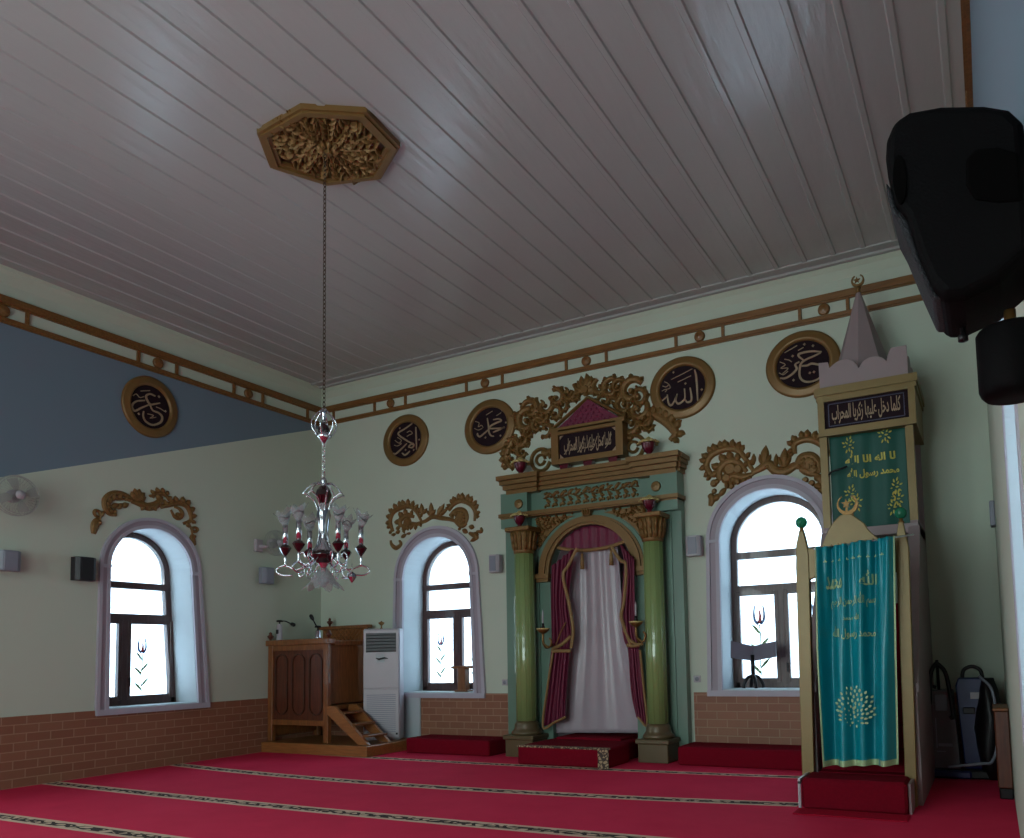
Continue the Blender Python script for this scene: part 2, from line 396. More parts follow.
# Arabic lettering from presentation forms, laid out left to right
AR = {'ا': (0xFE8D, 2), 'ب': (0xFE8F, 4), 'ت': (0xFE95, 4), 'ج': (0xFE9D, 4), 'ح': (0xFEA1, 4), 'خ': (0xFEA5, 4), 'د': (0xFEA9, 2), 'ر': (0xFEAD, 2),
      'ز': (0xFEAF, 2), 'س': (0xFEB1, 4), 'ع': (0xFEC9, 4), 'ك': (0xFED9, 4), 'ل': (0xFEDD, 4), 'م': (0xFEE1, 4), 'ن': (0xFEE5, 4), 'ه': (0xFEE9, 4),
      'و': (0xFEED, 2), 'ي': (0xFEF1, 4)}
def shape(t):
    out = []
    for word in t.split(' '):
        if word == 'الله': out.append('\uFDF2'); continue
        g = ''
        for i, ch in enumerate(word):
            base, nf = AR[ch]; prev = i > 0 and AR[word[i - 1]][1] == 4; nxt = i < len(word) - 1 and nf == 4
            k = 3 if prev and nxt else 1 if prev else 2 if nxt else 0
            g += chr(base + k)
        out.append(g[::-1])
    return ' '.join(out[::-1])
def text_mesh(t, bold=.02):
    c = bpy.data.curves.new('t', 'FONT'); c.body = shape(t); c.size = 1; c.offset = bold; c.resolution_u = 3
    o = bpy.data.objects.new('t', c); COL.objects.link(o); bpy.context.view_layer.update()
    me = bpy.data.meshes.new_from_object(o.evaluated_get(bpy.context.evaluated_depsgraph_get()))
    vs = [v.co.copy() for v in me.vertices]; fs = [list(p.vertices) for p in me.polygons]
    bpy.data.objects.remove(o); bpy.data.curves.remove(c); bpy.data.meshes.remove(me)
    x0, x1 = min(v.x for v in vs), max(v.x for v in vs); y0, y1 = min(v.y for v in vs), max(v.y for v in vs)
    return [((v.x - x0) / (x1 - x0), (v.y - y0) / (y1 - y0)) for v in vs], fs
def put_text(mb, t, fn, bold=.02):
    """fn maps (0..1, 0..1) to local coordinates"""
    vs, fs = text_mesh(t, bold); mb.add([fn(a, b) for a, b in vs], fs)

# ------------------------------------------------------------------ walls
WT = .6
def arch_poly(cx, hw, hwb, zs, ztop, zb, cxb=None, n=24):
    cxb = cx if cxb is None else cxb
    p = [(cxb + hwb, zb)] + [(cx + hw * math.cos(a), zs + (ztop - zs) * math.sin(a)) for a in [PI * i / n for i in range(n + 1)]] + [(cxb - hwb, zb)]
    return p       # right bottom, over the arch, left bottom
W1 = dict(cx=-3.06, cxb=-2.98, hw=.585, hwb=.645, zs=2.72, zt=3.30, zb=.84)
W2 = dict(cx=-7.82, cxb=-7.80, hw=.665, hwb=.70, zs=2.70, zt=3.34, zb=.86)
W3 = dict(cx=-2.46, cxb=-2.46, hw=.665, hwb=.69, zs=2.86, zt=3.48, zb=.90)
def apoly(w, g=0.0, gb=None, n=24): return arch_poly(w['cx'], w['hw'] + g, w['hwb'] + (g if gb is None else gb), w['zs'], w['zt'] + g, w['zb'] - 0, w['cxb'], n)
def wall(name, T, outer, holes, m, inner_h=0.0, kind='structure'):
    mb = MB(T)
    loops = [outer] + holes; flat = [p for l in loops for p in l]
    tri = tessellate_polygon([[Vector((p[0], p[1], 0)) for p in l] for l in loops])
    for h in (0.0, -WT): mb.add([(p[0], p[1], h) for p in flat], [tuple(t) for t in tri])
    for l in loops:
        n = len(l); mb.add([(p[0], p[1], 0) for p in l] + [(p[0], p[1], -WT) for p in l], [(i, (i + 1) % n, n + (i + 1) % n, n + i) for i in range(n)])
    o = mb.build(name, m, None, world=True); return o
FY = -12.2        # front wall
NICHE = arch_poly(-4.98, .66, .66, 2.58, 3.24, .0)
wall('wall_back', frame_back(0), [(LX - WT, -.05), (RX + WT, -.05), (RX + WT, HC + .3), (LX - WT, HC + .3)], [apoly(W2), apoly(W3), [(p[0], max(p[1], .0)) for p in NICHE]], M['paint'])
WL2_ADDED = dict(W1, cx=-7.0, cxb=-7.0); WL3_ADDED = dict(W1, cx=-10.4, cxb=-10.4)  # two extra left-wall openings out of view, added to bring in daylight
wall('wall_left', frame_left(LX), [(FY - WT, -.05), (.0, -.05), (.0, HC + .3), (FY - WT, HC + .3)], [apoly(W1), apoly(WL2_ADDED), apoly(WL3_ADDED)], M['two'])
WR1 = dict(cx=-6.6, cxb=-6.6, hw=.6, hwb=.62, zs=2.25, zt=2.8, zb=.9)
WR2 = dict(WR1, cx=-10.9, cxb=-10.9)
T_R = Matrix(((0, 0, -1, RX), (1, 0, 0, 0), (0, 1, 0, 0), (0, 0, 0, 1)))
wall('wall_right', T_R, [(FY - WT, -.05), (.0, -.05), (.0, HC + .3), (FY - WT, HC + .3)], [apoly(WR1)], M['two_r'])
T_F = Matrix(((1, 0, 0, 0), (0, 0, 1, FY), (0, 1, 0, 0), (0, 0, 0, 1)))
WF_ADDED = [dict(cx=x, cxb=x, hw=.85, hwb=.85, zs=2.6, zt=3.4, zb=.5) for x in (-6.6, -4.5, -2.4)]  # openings behind the camera, unseen, added so daylight reaches the room
WF_ADDED += [dict(cx=x, cxb=x, hw=.8, hwb=.8, zs=4.9, zt=5.5, zb=3.95) for x in (-6.6, -4.5, -2.4)]  # upper row, likewise added for more daylight
DOOR = [(-6.0, 0), (-6.0, 2.6), (-4.4, 2.6), (-4.4, 0)]
wall('wall_front', T_F, [(LX - WT, -.05), (RX + WT, -.05), (RX + WT, HC + .3), (LX - WT, HC + .3)], [apoly(w) for w in WF_ADDED], M['paint'])
mb = MB(); mb.box(LX - WT, RX + WT, FY - WT, WT, -.2, 0); mb.build('floor', 'floor', None, world=True)
# ceiling: boards with raised strips running toward the back wall, border board at the ends
mb = MB(); mb.box(LX - WT, RX + WT, FY - WT, WT, HC, HC + .25)
x = -.07; CH = HC
while x > LX + .1:
    for (a, b_, h) in ((x - .035, x + .035, .014),):
        mb.add([(a, FY, CH), (a + .012, FY, CH - h), (b_ - .012, FY, CH - h), (b_, FY, CH), (a, -.34, CH), (a + .012, -.34, CH - h), (b_ - .012, -.34, CH - h), (b_, -.34, CH)],
               [(0, 4, 5, 1), (1, 5, 6, 2), (2, 6, 7, 3), (4, 7, 6, 5)])
    x -= .345
mb.box(LX, RX, -.34, -.28, HC - .02, HC + .01); mb.box(LX, RX, -.16, -.10, HC - .03, HC + .01)
mb.build('ceiling', 'ceil', None, world=True)
# cove between wall and ceiling
mb = MB()
mb.T = Matrix(((0, 0, 1, 0), (-1, 0, 0, 0), (0, 1, 0, 0), (0, 0, 0, 1)))       # profile (out, z) extruded along X
prof = [(0, 6.02), (.02, 6.06), (.05, 6.12), (.09, 6.16), (.10, 6.2), (0, 6.2)]
mb.prism(prof, LX, RX); mb.build('trim_1', 'cove', None, world=True)
mb = MB(); mb.T = Matrix(((1, 0, 0, LX), (0, 0, 1, 0), (0, 1, 0, 0), (0, 0, 0, 1))); mb.prism(prof, FY, 0); mb.build('trim_2', 'cove', None, world=True)

# wooden double picture rail with posts and round bosses
def rail(name, T, u0, u1, posts, bosses):
    mb = MB(T)
    def prof_bar(z0, z1, d):
        zc = (z0 + z1) / 2
        for a, b_, dd in ((z0, z1, d * .6), (z0 + .02, z1 - .02, d), ):
            mb.box(u0, u1, a, b_, 0, dd)
    prof_bar(5.755, 5.87, .05); prof_bar(5.53, 5.605, .04)
    for p in posts: mb.box(p - .02, p + .02, 5.60, 5.76, 0, .03)
    for c in bosses:
        mb.T = T @ Matrix.Translation((c, 5.68, 0)); mb.lathe([(0.0, .05), (.03, .05), (.045, .035), (.06, .045), (.075, .02), (.078, 0)], n=16); mb.T = T
    return mb.build(name, 'rail', None, world=True)
rail('trim_3', frame_back(0), LX, RX, [-10.03, -9.09, -8.42, -7.18, -6.5, -5.37, -4.71, -3.64, -2.97, -1.95, -1.36, -.3], [-8.74, -6.83, -5.04, -3.30, -1.65])
rail('trim_4', frame_left(LX), FY, 0, [-11.2, -10.4, -9.7, -8.8, -8.2, -7.1, -6.6, -5.25, -4.73, -3.33, -2.76, -1.8, -1.26, -.33], [-4.99, -3.04, -1.53, -6.85, -8.5, -10.8])
rail('trim_5', T_R, FY, 0, [-9, -8.4, -7.2, -6.6, -5.4, -4.8, -3.6, -3.0, -1.8, -1.2], [-8.7, -6.9, -5.1, -3.3, -1.5])

# brick tiled dado
def outline_box(mb, u0, u1, v0, v1, h): mb.box(u0, u1, v0, v1, 0, h)
mb = MB(frame_back(0)); mb.box(-8.13, -6.47, 0, .855, 0, .02); mb.build('trim_6', 'brick_b', None, world=True)
mb = MB(frame_back(0)); mb.box(-3.55, -.0, 0, .875, 0, .02); mb.build('trim_7', 'brick_b', None, world=True)
mb = MB(frame_left(LX)); mb.box(FY, 0, 0, .835, 0, .02); mb.build('trim_8', 'brick_l', None, world=True)
mb = MB(frame_back(0)); mb.box(LX + .02, -8.52, 0, .77, 0, .02); mb.build('trim_9', 'brick_b', None, world=True)
mb = MB(frame_back(0)); mb.bevbox(-8.50, -8.14, .0, .84, 0, .035); mb.build('trim_10', 'reveal', None, world=True)

# ------------------------------------------------------------------ windows
def grow(w, g, dz=0):
    return [(p[0], p[1]) for p in arch_poly(w['cx'], w['hw'] + g, w['hwb'] + g, w['zs'], w['zt'] + g, w['zb'] + dz, w['cxb'])]
def window(name, T, w, tr=None, bars=(1.93, 1.62), mull=0.0, outer=(.165, .21), glass='pane', tul=(), relief=1.0):
    root = thing(name, tuple(T @ Vector((w['cx'], w['zb'], -.25))), kind='structure')
    D = -.50
    # reveal lining
    mb = MB(T); P = grow(w, 0); n = len(P)
    Q = grow(w, -.004)
    mb.band(Q, P, D - .06, .0); mb.box(w['cxb'] - w['hwb'], w['cxb'] + w['hwb'], w['zb'] - .004, w['zb'] + .012, D - .06, .0)
    mb.build('reveal', 'reveal', root, smooth=False)
    # plaster surround
    def op(g, gb, dz=0): return arch_poly(w['cx'], w['hw'] + g, w['hwb'] + gb, w['zs'], w['zt'] + g, w['zb'] + dz, w['cxb'])
    a, b_ = outer
    mb = MB(T); mb.band(op(0, 0), op(a * .3, b_ * .3), 0, .035 * relief); mb.band(op(a * .72, b_ * .72), op(a, b_), 0, .045 * relief)
    mb.box(w['cxb'] - w['hwb'] - b_, w['cxb'] + w['hwb'] + b_, w['zb'] - .075, w['zb'], 0, .06 * relief)
    for s_ in (-1, 1): mb.box(w['cx'] + s_ * (w['hw'] + a * .5) - a * .52, w['cx'] + s_ * (w['hw'] + a * .5) + a * .52, w['zs'] - .02, w['zs'] + .02, 0, .05 * relief)
    mb.build('surround', 'lilac', root)
    mb = MB(T); mb.band(op(a * .3, b_ * .3), op(a * .72, b_ * .72), 0, .02 * relief); mb.build('surround_hollow', 'lilac_dark', root, plabel='mauve hollow of the surround')
    # wooden frame
    fw = .088; mb = MB(T); mb.band(grow(w, -fw, .0), grow(w, -.002), D - .05, D + .03)
    hw = w['hwb'] - .03; z1, z2 = bars; c = w['cxb'] + mull; zb = w['zb']
    mb.box(w['cx'] - hw - .005, w['cx'] + hw + .005, z1 - .045, z1 + .05, D - .05, D + .035)
    mb.box(w['cx'] - hw - .005, w['cx'] + hw + .005, z2 - .04, z2 + .045, D - .05, D + .035)
    mb.box(w['cxb'] - hw, w['cxb'] + hw, zb + .01, zb + .085, D - .05, D + .03)
    mb.box(c - .035, c + .035, zb + .05, z2, D - .05, D + .04)
    mb.build('window_frame', 'frame', root)
    # two opening sashes, each with frame and pane
    for s_ in (-1, 1):
        x0, x1 = sorted((c + s_ * .035, w['cxb'] + s_ * (hw - .04))); za, zb2 = zb + .085, z2 - .04; t = .055
        mb = MB(T)
        mb.bevbox(x0, x0 + t, za, zb2, D - .03, D + .045, .006); mb.bevbox(x1 - t, x1, za, zb2, D - .03, D + .045, .006)
        mb.box(x0 + t, x1 - t, za, za + t, D - .03, D + .04); mb.box(x0 + t, x1 - t, zb2 - t, zb2, D - .03, D + .04)
        sash = mb.build('sash', 'frame', root)
        pn = MB(T); pn.box(x0 + t, x1 - t, za + t, zb2 - t, D - .004, D + .004); pn.build('pane', glass, sash)
        if s_ == 1:
            hd = MB(T); hd.bevbox(x0 + .015, x0 + .035, 1.2, 1.24, D + .045, D + .07, .004); hd.bevbox(x0 + .015, x0 + .035, 1.12, 1.24, D + .07, D + .082, .004); hd.build('handle', 'iron', sash)
    pn = MB(T); pn.box(w['cx'] - hw, w['cx'] + hw, z2 + .045, z1 - .035, D - .004, D + .004); pn.build('pane', glass, root)
    fan = [(p[0], p[1]) for p in grow(w, -fw) if p[1] > w['zs'] - .001]
    fan = fan + [(fan[-1][0], z1 + .04), (fan[0][0], z1 + .04)]
    pn = MB(T); pn.prism(fan, D - .004, D + .004); pn.build('pane', glass, root)
    # tulip painted on the glass
    for (tx, tz, k) in tul:
        s = k
        mb = MB(T); B_ = D + .006
        for sg in (-1, 1):
            mb.ridge([(tx + sg * .012 * s, tz), (tx + sg * .05 * s, tz + .05 * s), (tx + sg * .055 * s, tz + .13 * s), (tx + sg * .045 * s, tz + .2 * s)], lambda q: .036 * s * (1 - q * .6), .002, B_, flat=True)
        mb.build('painted_petal', 'petal_blue', root)
        mb = MB(T); mb.ridge([(tx, tz + .01), (tx + .012 * s, tz + .09 * s), (tx, tz + .17 * s)], lambda q: .045 * s * (1 - q * .8), .002, B_, flat=True); mb.build('painted_petal', 'petal_red', root)
        mb = MB(T); mb.ridge([(tx, tz), (tx + .01, tz - .15 * s), (tx - .01, tz - .3 * s), (tx, tz - .55 * s)], .012 * s, .002, B_, flat=True)
        for q, sg, l in ((.05, -1, .1), (.2, 1, .12), (.26, -1, .13), (.42, 1, .12), (.48, -1, .12)):
            mb.ridge([(tx, tz - q * s - .05 * s), (tx + sg * l * .5 * s, tz - q * s + .02), (tx + sg * l * s, tz - q * s + l * .6 * s)], lambda r: .030 * s * math.sin(PI * min(1, r + .12)) + .002, .002, B_, flat=True)
        mb.build('painted_stem', 'leaf_green', root)
    return root
window('window_1', frame_left(LX), W1, bars=(2.53, 2.085), mull=-.15, outer=(.145, .17), glass='frosted', tul=[(-2.86, 1.58, 1.0), (-3.42, 1.58, 1.0)])
window('window_2', frame_back(0), W2, bars=(2.58, 2.155), mull=.04, outer=(.175, .22), glass='frosted', tul=[(-8.13, 1.62, 1.0), (-7.42, 1.6, 1.0)])
window('window_3', frame_back(0), W3, bars=(2.695, 2.245), mull=.0, outer=(.175, .20), glass='frosted', tul=[(-2.77, 1.76, 1.25), (-2.12, 1.74, 1.25)])
window('window_4', T_R, WR1, bars=(2.1, 1.8), outer=(.10, .10), glass='frosted', relief=.15)
window('window_5', frame_left(LX), WL2_ADDED, bars=(2.15, 1.8), outer=(.145, .15))  # added window outside the view, brightens the room
window('window_6', frame_left(LX), WL3_ADDED, bars=(2.15, 1.8), outer=(.145, .15))  # second added window outside the view, same purpose
for i, w in enumerate(WF_ADDED): window('window_%d' % (7 + i), T_F, w, bars=(w['zb'] + 1.6, w['zb'] + 1.2) if w['zb'] < 2 else (w['zb'] + .9, w['zb'] + .6), outer=(.15, .15))  # unseen front windows, added to light the room from behind

# ------------------------------------------------------------------ carved gilded crests (points measured on the photo, lifted to the wall plane)
def conv(zx, zy, x0, y0, s, side): 
    px, py = x0 + zx / s, y0 + zy / s
    return onb(px, py) if side == 'b' else onl(px, py)
def feather(mb, pts, w, h, side, nl=9, ll=None, lw=None):
    P = smooth_path([(p[0], p[1], 0) for p in pts], 6); ll = ll or w * .9; lw = lw or w * .8
    mb.ridge(pts, lambda q: w * (.45 + .75 * math.sin(PI * (q * .8 + .15))), h)
    n = len(P)
    for k in range(nl):
        i = int((k + .5) / nl * (n - 1)); t = (P[min(i + 1, n - 1)] - P[max(i - 1, 0)]).normalized(); nn = Vector((-t.y, t.x, 0)) * side
        g = .7 + .5 * math.sin(PI * (k + .5) / nl)
        mb.leaf(P[i] + nn * w * .1, P[i] + nn * (w * .35 + ll * g) - t * ll * .35 * g, lw * g, h * 1.15, .12 * side)
def swirl(mb, c, r, w, h, a0=0, turn=1, side=1, lobes=7):
    pts = [(c[0] + r * (1 - .62 * k / 9) * math.cos(a0 + turn * k * .62), c[1] + r * (1 - .62 * k / 9) * math.sin(a0 + turn * k * .62)) for k in range(10)]
    feather(mb, pts, w, h, -turn * side, lobes, r * .28, r * .34); mb.disc(c, r * .26, h * 1.1)
def crest_from(traces, x0, y0, s, side, T, label, unit):
    mb = MB(T); c = lambda p: conv(p[0], p[1], x0, y0, s, side)
    for k, pts, *a in traces:
        pts = [c(p) for p in pts]
        if k == 'f': feather(mb, pts, a[0] * unit, .035, a[1], a[2])
        elif k == 'r': mb.ridge(pts, lambda q, w=a[0] * unit: w * (.4 + .9 * math.sin(PI * (q * .8 + .1))), .035)
        elif k == 'l': mb.leaf(pts[0], pts[1], a[0] * unit, .04, a[1] if len(a) > 1 else 0)
        elif k == 's': mb_r = a[0] * unit; swirl(mb, pts[0], mb_r, mb_r * .4, .04, a[1], a[2])
        elif k == 'd': mb.disc(pts[0], a[0] * unit, .035)
    o = mb.build('carved_crest', 'gold'); tag(o, label, 'wall ornament', 'gilded crests above the windows'); return o
TL = [('f', [(120, 390), (95, 290), (125, 205), (200, 160), (280, 150), (340, 200), (385, 290)], .085, 1, 13),
      ('f', [(190, 350), (190, 280), (250, 235), (320, 250)], .09, 1, 5), ('f', [(210, 370), (270, 320), (340, 320), (400, 290)], .07, -1, 5), ('d', [(255, 300)], .09), ('d', [(230, 340)], .07),
      ('r', [(330, 320), (420, 290), (490, 250), (570, 262), (660, 275), (740, 310)], .06),
      ('l', [(395, 230), (385, 125)], .08), ('l', [(400, 220), (350, 165)], .06), ('l', [(405, 220), (440, 170)], .06), ('l', [(480, 240), (475, 115)], .085), ('l', [(480, 235), (520, 180)], .06), ('l', [(475, 240), (435, 190)], .06),
      ('l', [(540, 240), (600, 125)], .08), ('l', [(560, 240), (640, 160)], .06), ('l', [(540, 240), (560, 150)], .05),
      ('f', [(640, 190), (690, 125), (760, 95), (840, 125), (885, 195), (880, 290)], .085, 1, 12),
      ('f', [(650, 240), (710, 190), (780, 195), (810, 250), (800, 310)], .08, -1, 6), ('f', [(700, 290), (760, 330), (810, 310)], .08, 1, 4), ('d', [(750, 260)], .1), ('d', [(740, 300)], .07),
      ('r', [(100, 470), (110, 510), (150, 540), (195, 505), (180, 470)], .06), ('l', [(110, 420), (150, 410)], .05), ('l', [(150, 400), (190, 380)], .06), ('l', [(200, 440), (250, 410)], .06), ('l', [(250, 410), (290, 400)], .04),
      ('l', [(730, 370), (760, 350)], .04), ('l', [(770, 370), (820, 400)], .07), ('l', [(830, 340), (880, 350)], .07), ('r', [(940, 350), (945, 385), (900, 385)], .05), ('r', [(830, 400), (890, 430), (910, 460)], .07), ('l', [(910, 440), (840, 480)], .06), ('l', [(870, 400), (920, 420)], .06)]
crest_from(TL, 380, 490, 9.31, 'b', frame_back(0), 'gold carved foliage crest over the arched window beside the air conditioner', 1.0)
TR = [('f', [(95, 370), (50, 280), (85, 200), (170, 155), (260, 145), (330, 190), (420, 320)], .09, 1, 14),
      ('f', [(160, 400), (150, 320), (210, 250), (290, 250), (370, 330)], .1, 1, 7), ('f', [(190, 420), (260, 360), (340, 370), (420, 345)], .09, -1, 6), ('d', [(240, 310)], .11), ('d', [(300, 310)], .08), ('d', [(210, 380)], .08),
      ('r', [(410, 340), (480, 300), (540, 270), (600, 320), (680, 320), (760, 280), (860, 320)], .10),
      ('l', [(420, 270), (425, 185)], .06), ('l', [(430, 270), (380, 240)], .06), ('l', [(500, 270), (520, 120)], .1), ('l', [(490, 270), (470, 190)], .06), ('l', [(520, 270), (560, 190)], .06), ('l', [(600, 290), (600, 185)], .06),
      ('l', [(660, 290), (670, 140)], .1), ('l', [(650, 290), (620, 210)], .06), ('l', [(670, 290), (720, 200)], .06), ('l', [(560, 290), (500, 290)], .06), ('l', [(600, 320), (700, 300)], .06),
      ('f', [(745, 190), (745, 110), (840, 70), (930, 95), (985, 150), (990, 230)], .085, 1, 12),
      ('f', [(760, 280), (800, 215), (880, 205), (935, 260), (935, 340)], .09, -1, 7), ('f', [(790, 300), (860, 330), (920, 350)], .1, 1, 5), ('d', [(860, 270)], .11), ('d', [(890, 310)], .08),
      ('d', [(110, 420)], .055), ('d', [(112, 483)], .04), ('r', [(70, 510), (95, 540), (80, 600)], .08), ('l', [(100, 560), (160, 500)], .08), ('l', [(150, 520), (210, 450)], .07), ('d', [(250, 445)], .04), ('d', [(300, 412)], .035),
      ('d', [(830, 395)], .045), ('d', [(880, 420)], .045), ('l', [(900, 380), (985, 370)], .09), ('l', [(900, 440), (985, 440)], .08), ('l', [(930, 470), (990, 490)], .07), ('r', [(900, 340), (960, 400), (980, 480)], .08)]
crest_from(TR, 700, 430, 7.877, 'b', frame_back(0), 'gold carved foliage crest over the arched window nearest the minbar', 1.0)
TW = [('f', [(285, 272), (230, 262), (195, 210), (200, 150), (255, 108), (330, 108), (395, 140), (420, 178)], .07, -1, 9), ('r', [(215, 250), (225, 190), (260, 150), (310, 150), (370, 150)], .04),
      ('l', [(250, 215), (310, 190)], .07), ('l', [(290, 225), (340, 185)], .07), ('l', [(330, 210), (385, 185)], .07),
      ('l', [(440, 150), (400, 90)], .09), ('l', [(450, 150), (430, 65)], .09), ('l', [(455, 150), (470, 70)], .09), ('l', [(460, 150), (510, 100)], .09), ('l', [(460, 160), (520, 135)], .08), ('d', [(450, 130)], .09),
      ('r', [(400, 165), (470, 185), (530, 210), (590, 200), (630, 165), (640, 130)], .09), ('l', [(510, 200), (480, 240)], .06), ('l', [(540, 210), (550, 245)], .07), ('l', [(580, 205), (600, 245)], .06),
      ('f', [(570, 140), (590, 110), (640, 105), (680, 125), (702, 165)], .06, 1, 6), ('l', [(600, 110), (640, 170)], .07), ('r', [(640, 120), (620, 160)], .07),
      ('f', [(630, 212), (700, 195), (770, 180), (835, 200), (870, 260), (870, 320), (810, 345)], .075, 1, 10), ('r', [(715, 235), (745, 290), (785, 300), (805, 265), (780, 225), (740, 210)], .05), ('d', [(770, 275)], .04),
      ('r', [(155, 285), (125, 285), (110, 255), (125, 240), (150, 250), (158, 290), (150, 330)], .035), ('l', [(160, 290), (190, 240)], .05), ('r', [(150, 305), (120, 350), (105, 425)], .09), ('l', [(140, 350), (165, 320)], .06),
      ('r', [(860, 345), (875, 385), (900, 410), (925, 395), (910, 375), (880, 385), (885, 440)], .035), ('r', [(885, 430), (885, 470), (905, 515)], .08), ('l', [(880, 450), (915, 440)], .06)]
crest_from(TW, 80, 480, 7.877, 'l', frame_left(LX), 'thin gold scrollwork crest over the arched window in the left wall', 1.0)

# ------------------------------------------------------------------ round calligraphy medallions
MR = .437
def medallion(T, c, side, x0, y0, s, strokes, dots, label, scrib=()):
    root = thing('calligraphy_medallion', tuple(T @ Vector((c[0], c[1], 0))), label, 'medallion', 'round calligraphy medallions')
    TT = T @ Matrix.Translation((c[0], c[1], 0)) @ Matrix.Diagonal((1.08 if side == 'b' else .93, .985, 1, 1))
    mb = MB(TT); mb.lathe([(MR * .70, .012), (MR * .72, .04), (MR * .80, .05), (MR * .84, .036), (MR * .93, .04), (MR, .026), (MR, 0)], n=56, caps=False); mb.build('frame', 'gold_flat', root)
    mb = MB(TT); mb.lathe([(0.0001, .012), (MR * .73, .012), (MR * .73, .0)], n=56, smooth=False); mb.build('disc', 'black', root)
    mb = MB(T); cv = lambda p: conv(p[0], p[1], x0, y0, s, side)
    for st in strokes:
        mb.ridge([cv(p) for p in st], lambda q: .024 * (.55 + .6 * math.sin(PI * (q * .8 + .1))), .01, .013, flat=True)
    for d in dots: mb.disc(cv(d), .02, .01, .013, 4)
    for st in scrib: mb.ridge([cv(p) for p in st], .011, .006, .013, flat=True)
    mb.build('lettering', 'ink', root)
FB, FL = frame_back(0), frame_left(LX)
medallion(FB, (-8.419, 5.003), 'b', 376, 406, 12.7, [[(470, 225), (380, 290), (290, 355), (380, 430), (450, 470), (490, 480)], [(515, 270), (520, 400), (525, 560)], [(400, 480), (330, 550), (260, 610), (230, 600)], [(420, 520), (455, 490), (490, 495), (470, 530), (420, 525)], [(440, 575), (380, 625), (340, 600)]],
          [(383, 560), (485, 560), (555, 430), (310, 285)], 'round gold framed black medallion farthest from the mihrab on the back wall, angular lettering', [[(400, 340), (440, 320), (470, 350), (430, 370), (400, 390)], [(250, 440), (290, 470), (330, 480), (280, 510), (240, 500)], [(280, 400), (330, 440), (300, 480)]])
medallion(FB, (-6.7475, 4.968), 'b', 460, 394, 12.7, [[(355, 310), (370, 400), (375, 480), (400, 530), (440, 540)], [(430, 330), (500, 320), (535, 345), (470, 370), (400, 410), (390, 440), (480, 440), (575, 430)], [(575, 420), (500, 460), (430, 490)], [(370, 455), (320, 500), (260, 545), (230, 520), (235, 500)]],
          [(330, 555), (520, 530), (540, 210), (590, 365)], 'round gold framed black medallion touching the left edge of the big gilded crest', [[(340, 270), (420, 220)], [(470, 280), (530, 240)], [(200, 350), (250, 370), (240, 420), (280, 400), (300, 430)], [(190, 440), (240, 460), (290, 440)]])
medallion(FB, (-3.572, 5.015), 'b', 645, 352, 11.64, [[(583, 210), (600, 280), (610, 400), (620, 575)], [(530, 420), (545, 500), (545, 570), (500, 590), (475, 560)], [(465, 430), (470, 540), (430, 590), (390, 605), (365, 570), (380, 490)], [(375, 510), (340, 590), (310, 625), (280, 600), (265, 500)], [(265, 520), (200, 580)]],
          [(475, 370), (665, 440), (335, 240)], 'round gold framed black medallion just right of the big gilded crest, tall upright stroke', [[(555, 200), (430, 265), (310, 325)], [(540, 280), (385, 355)], [(230, 350), (270, 370), (300, 420), (240, 440), (200, 460)], [(210, 400), (250, 410), (290, 380)], [(240, 470), (270, 430)]])
medallion(FB, (-1.942, 5.027), 'b', 762, 326, 11.02, [[(660, 290), (540, 285), (420, 310), (410, 340), (460, 380)], [(650, 300), (580, 335), (500, 370), (440, 410), (420, 470), (420, 560), (460, 610), (530, 620), (620, 590), (690, 520)], [(440, 445), (500, 440), (550, 420), (620, 430), (680, 440)], [(415, 400), (370, 430), (385, 480), (330, 540), (260, 580), (200, 580)]],
          [(530, 520), (575, 510), (340, 335), (350, 600), (470, 205), (565, 220)], 'round gold framed black medallion partly hidden behind the top of the minbar', [[(250, 300), (390, 220)], [(400, 275), (460, 240)], [(200, 400), (260, 430), (210, 470), (290, 470), (230, 530)], [(250, 370), (300, 380), (330, 400)], [(190, 520), (240, 540), (290, 500)]])
medallion(FL, (-3.143, 5.013), 'l', 115, 371, 11.64, [[(460, 295), (400, 270), (355, 290), (360, 330), (400, 390), (460, 385), (515, 375)], [(400, 390), (300, 430), (230, 465), (200, 450), (190, 400), (240, 355), (340, 345)], [(400, 400), (430, 460), (500, 490), (540, 540), (520, 600), (430, 630), (350, 590), (320, 530), (325, 470)]],
          [(580, 470), (505, 300), (270, 500)], 'round gold framed black medallion on the blue painted left wall', [[(290, 235), (400, 230)], [(370, 500), (440, 520), (400, 550), (470, 540)], [(200, 290), (240, 270), (280, 310), (330, 300)], [(470, 420), (520, 440), (580, 480)]])

# ------------------------------------------------------------------ mihrab
mih = thing('mihrab', (-5.0, -.2, 0), 'tall teal mihrab with green columns and gold cornice against the back wall', 'prayer niche')
mc = -4.98; PY = -.14
mb = MB(FB)
outer = [(-6.40, 0), (-3.60, 0), (-3.60, 3.82), (-6.40, 3.82)]
loops = [outer, NICHE]; flat = [p for l in loops for p in l]; tri = tessellate_polygon([[Vector((p[0], p[1], 0)) for p in l] for l in loops])
for h in (.14, 0.0): mb.add([(p[0], p[1], h) for p in flat], [tuple(t) for t in tri])
for l in loops:
    n = len(l); mb.add([(p[0], p[1], 0) for p in l] + [(p[0], p[1], .14) for p in l], [(i, (i + 1) % n, n + (i + 1) % n, n + i) for i in range(n)])
for a, b_ in ((-6.40, -5.80), (-4.13, -3.60)): mb.box(a + (.0 if a < -5 else .14), b_ - (.14 if a < -5 else 0), 3.30, 3.82, .14, .26)
mb.box(-6.26, -5.82, .0, 3.3, .14, .16); mb.box(-4.13, -3.74, 0, 3.3, .14, .16)
mb.build('wall_panel', 'teal', mih, smooth=False)
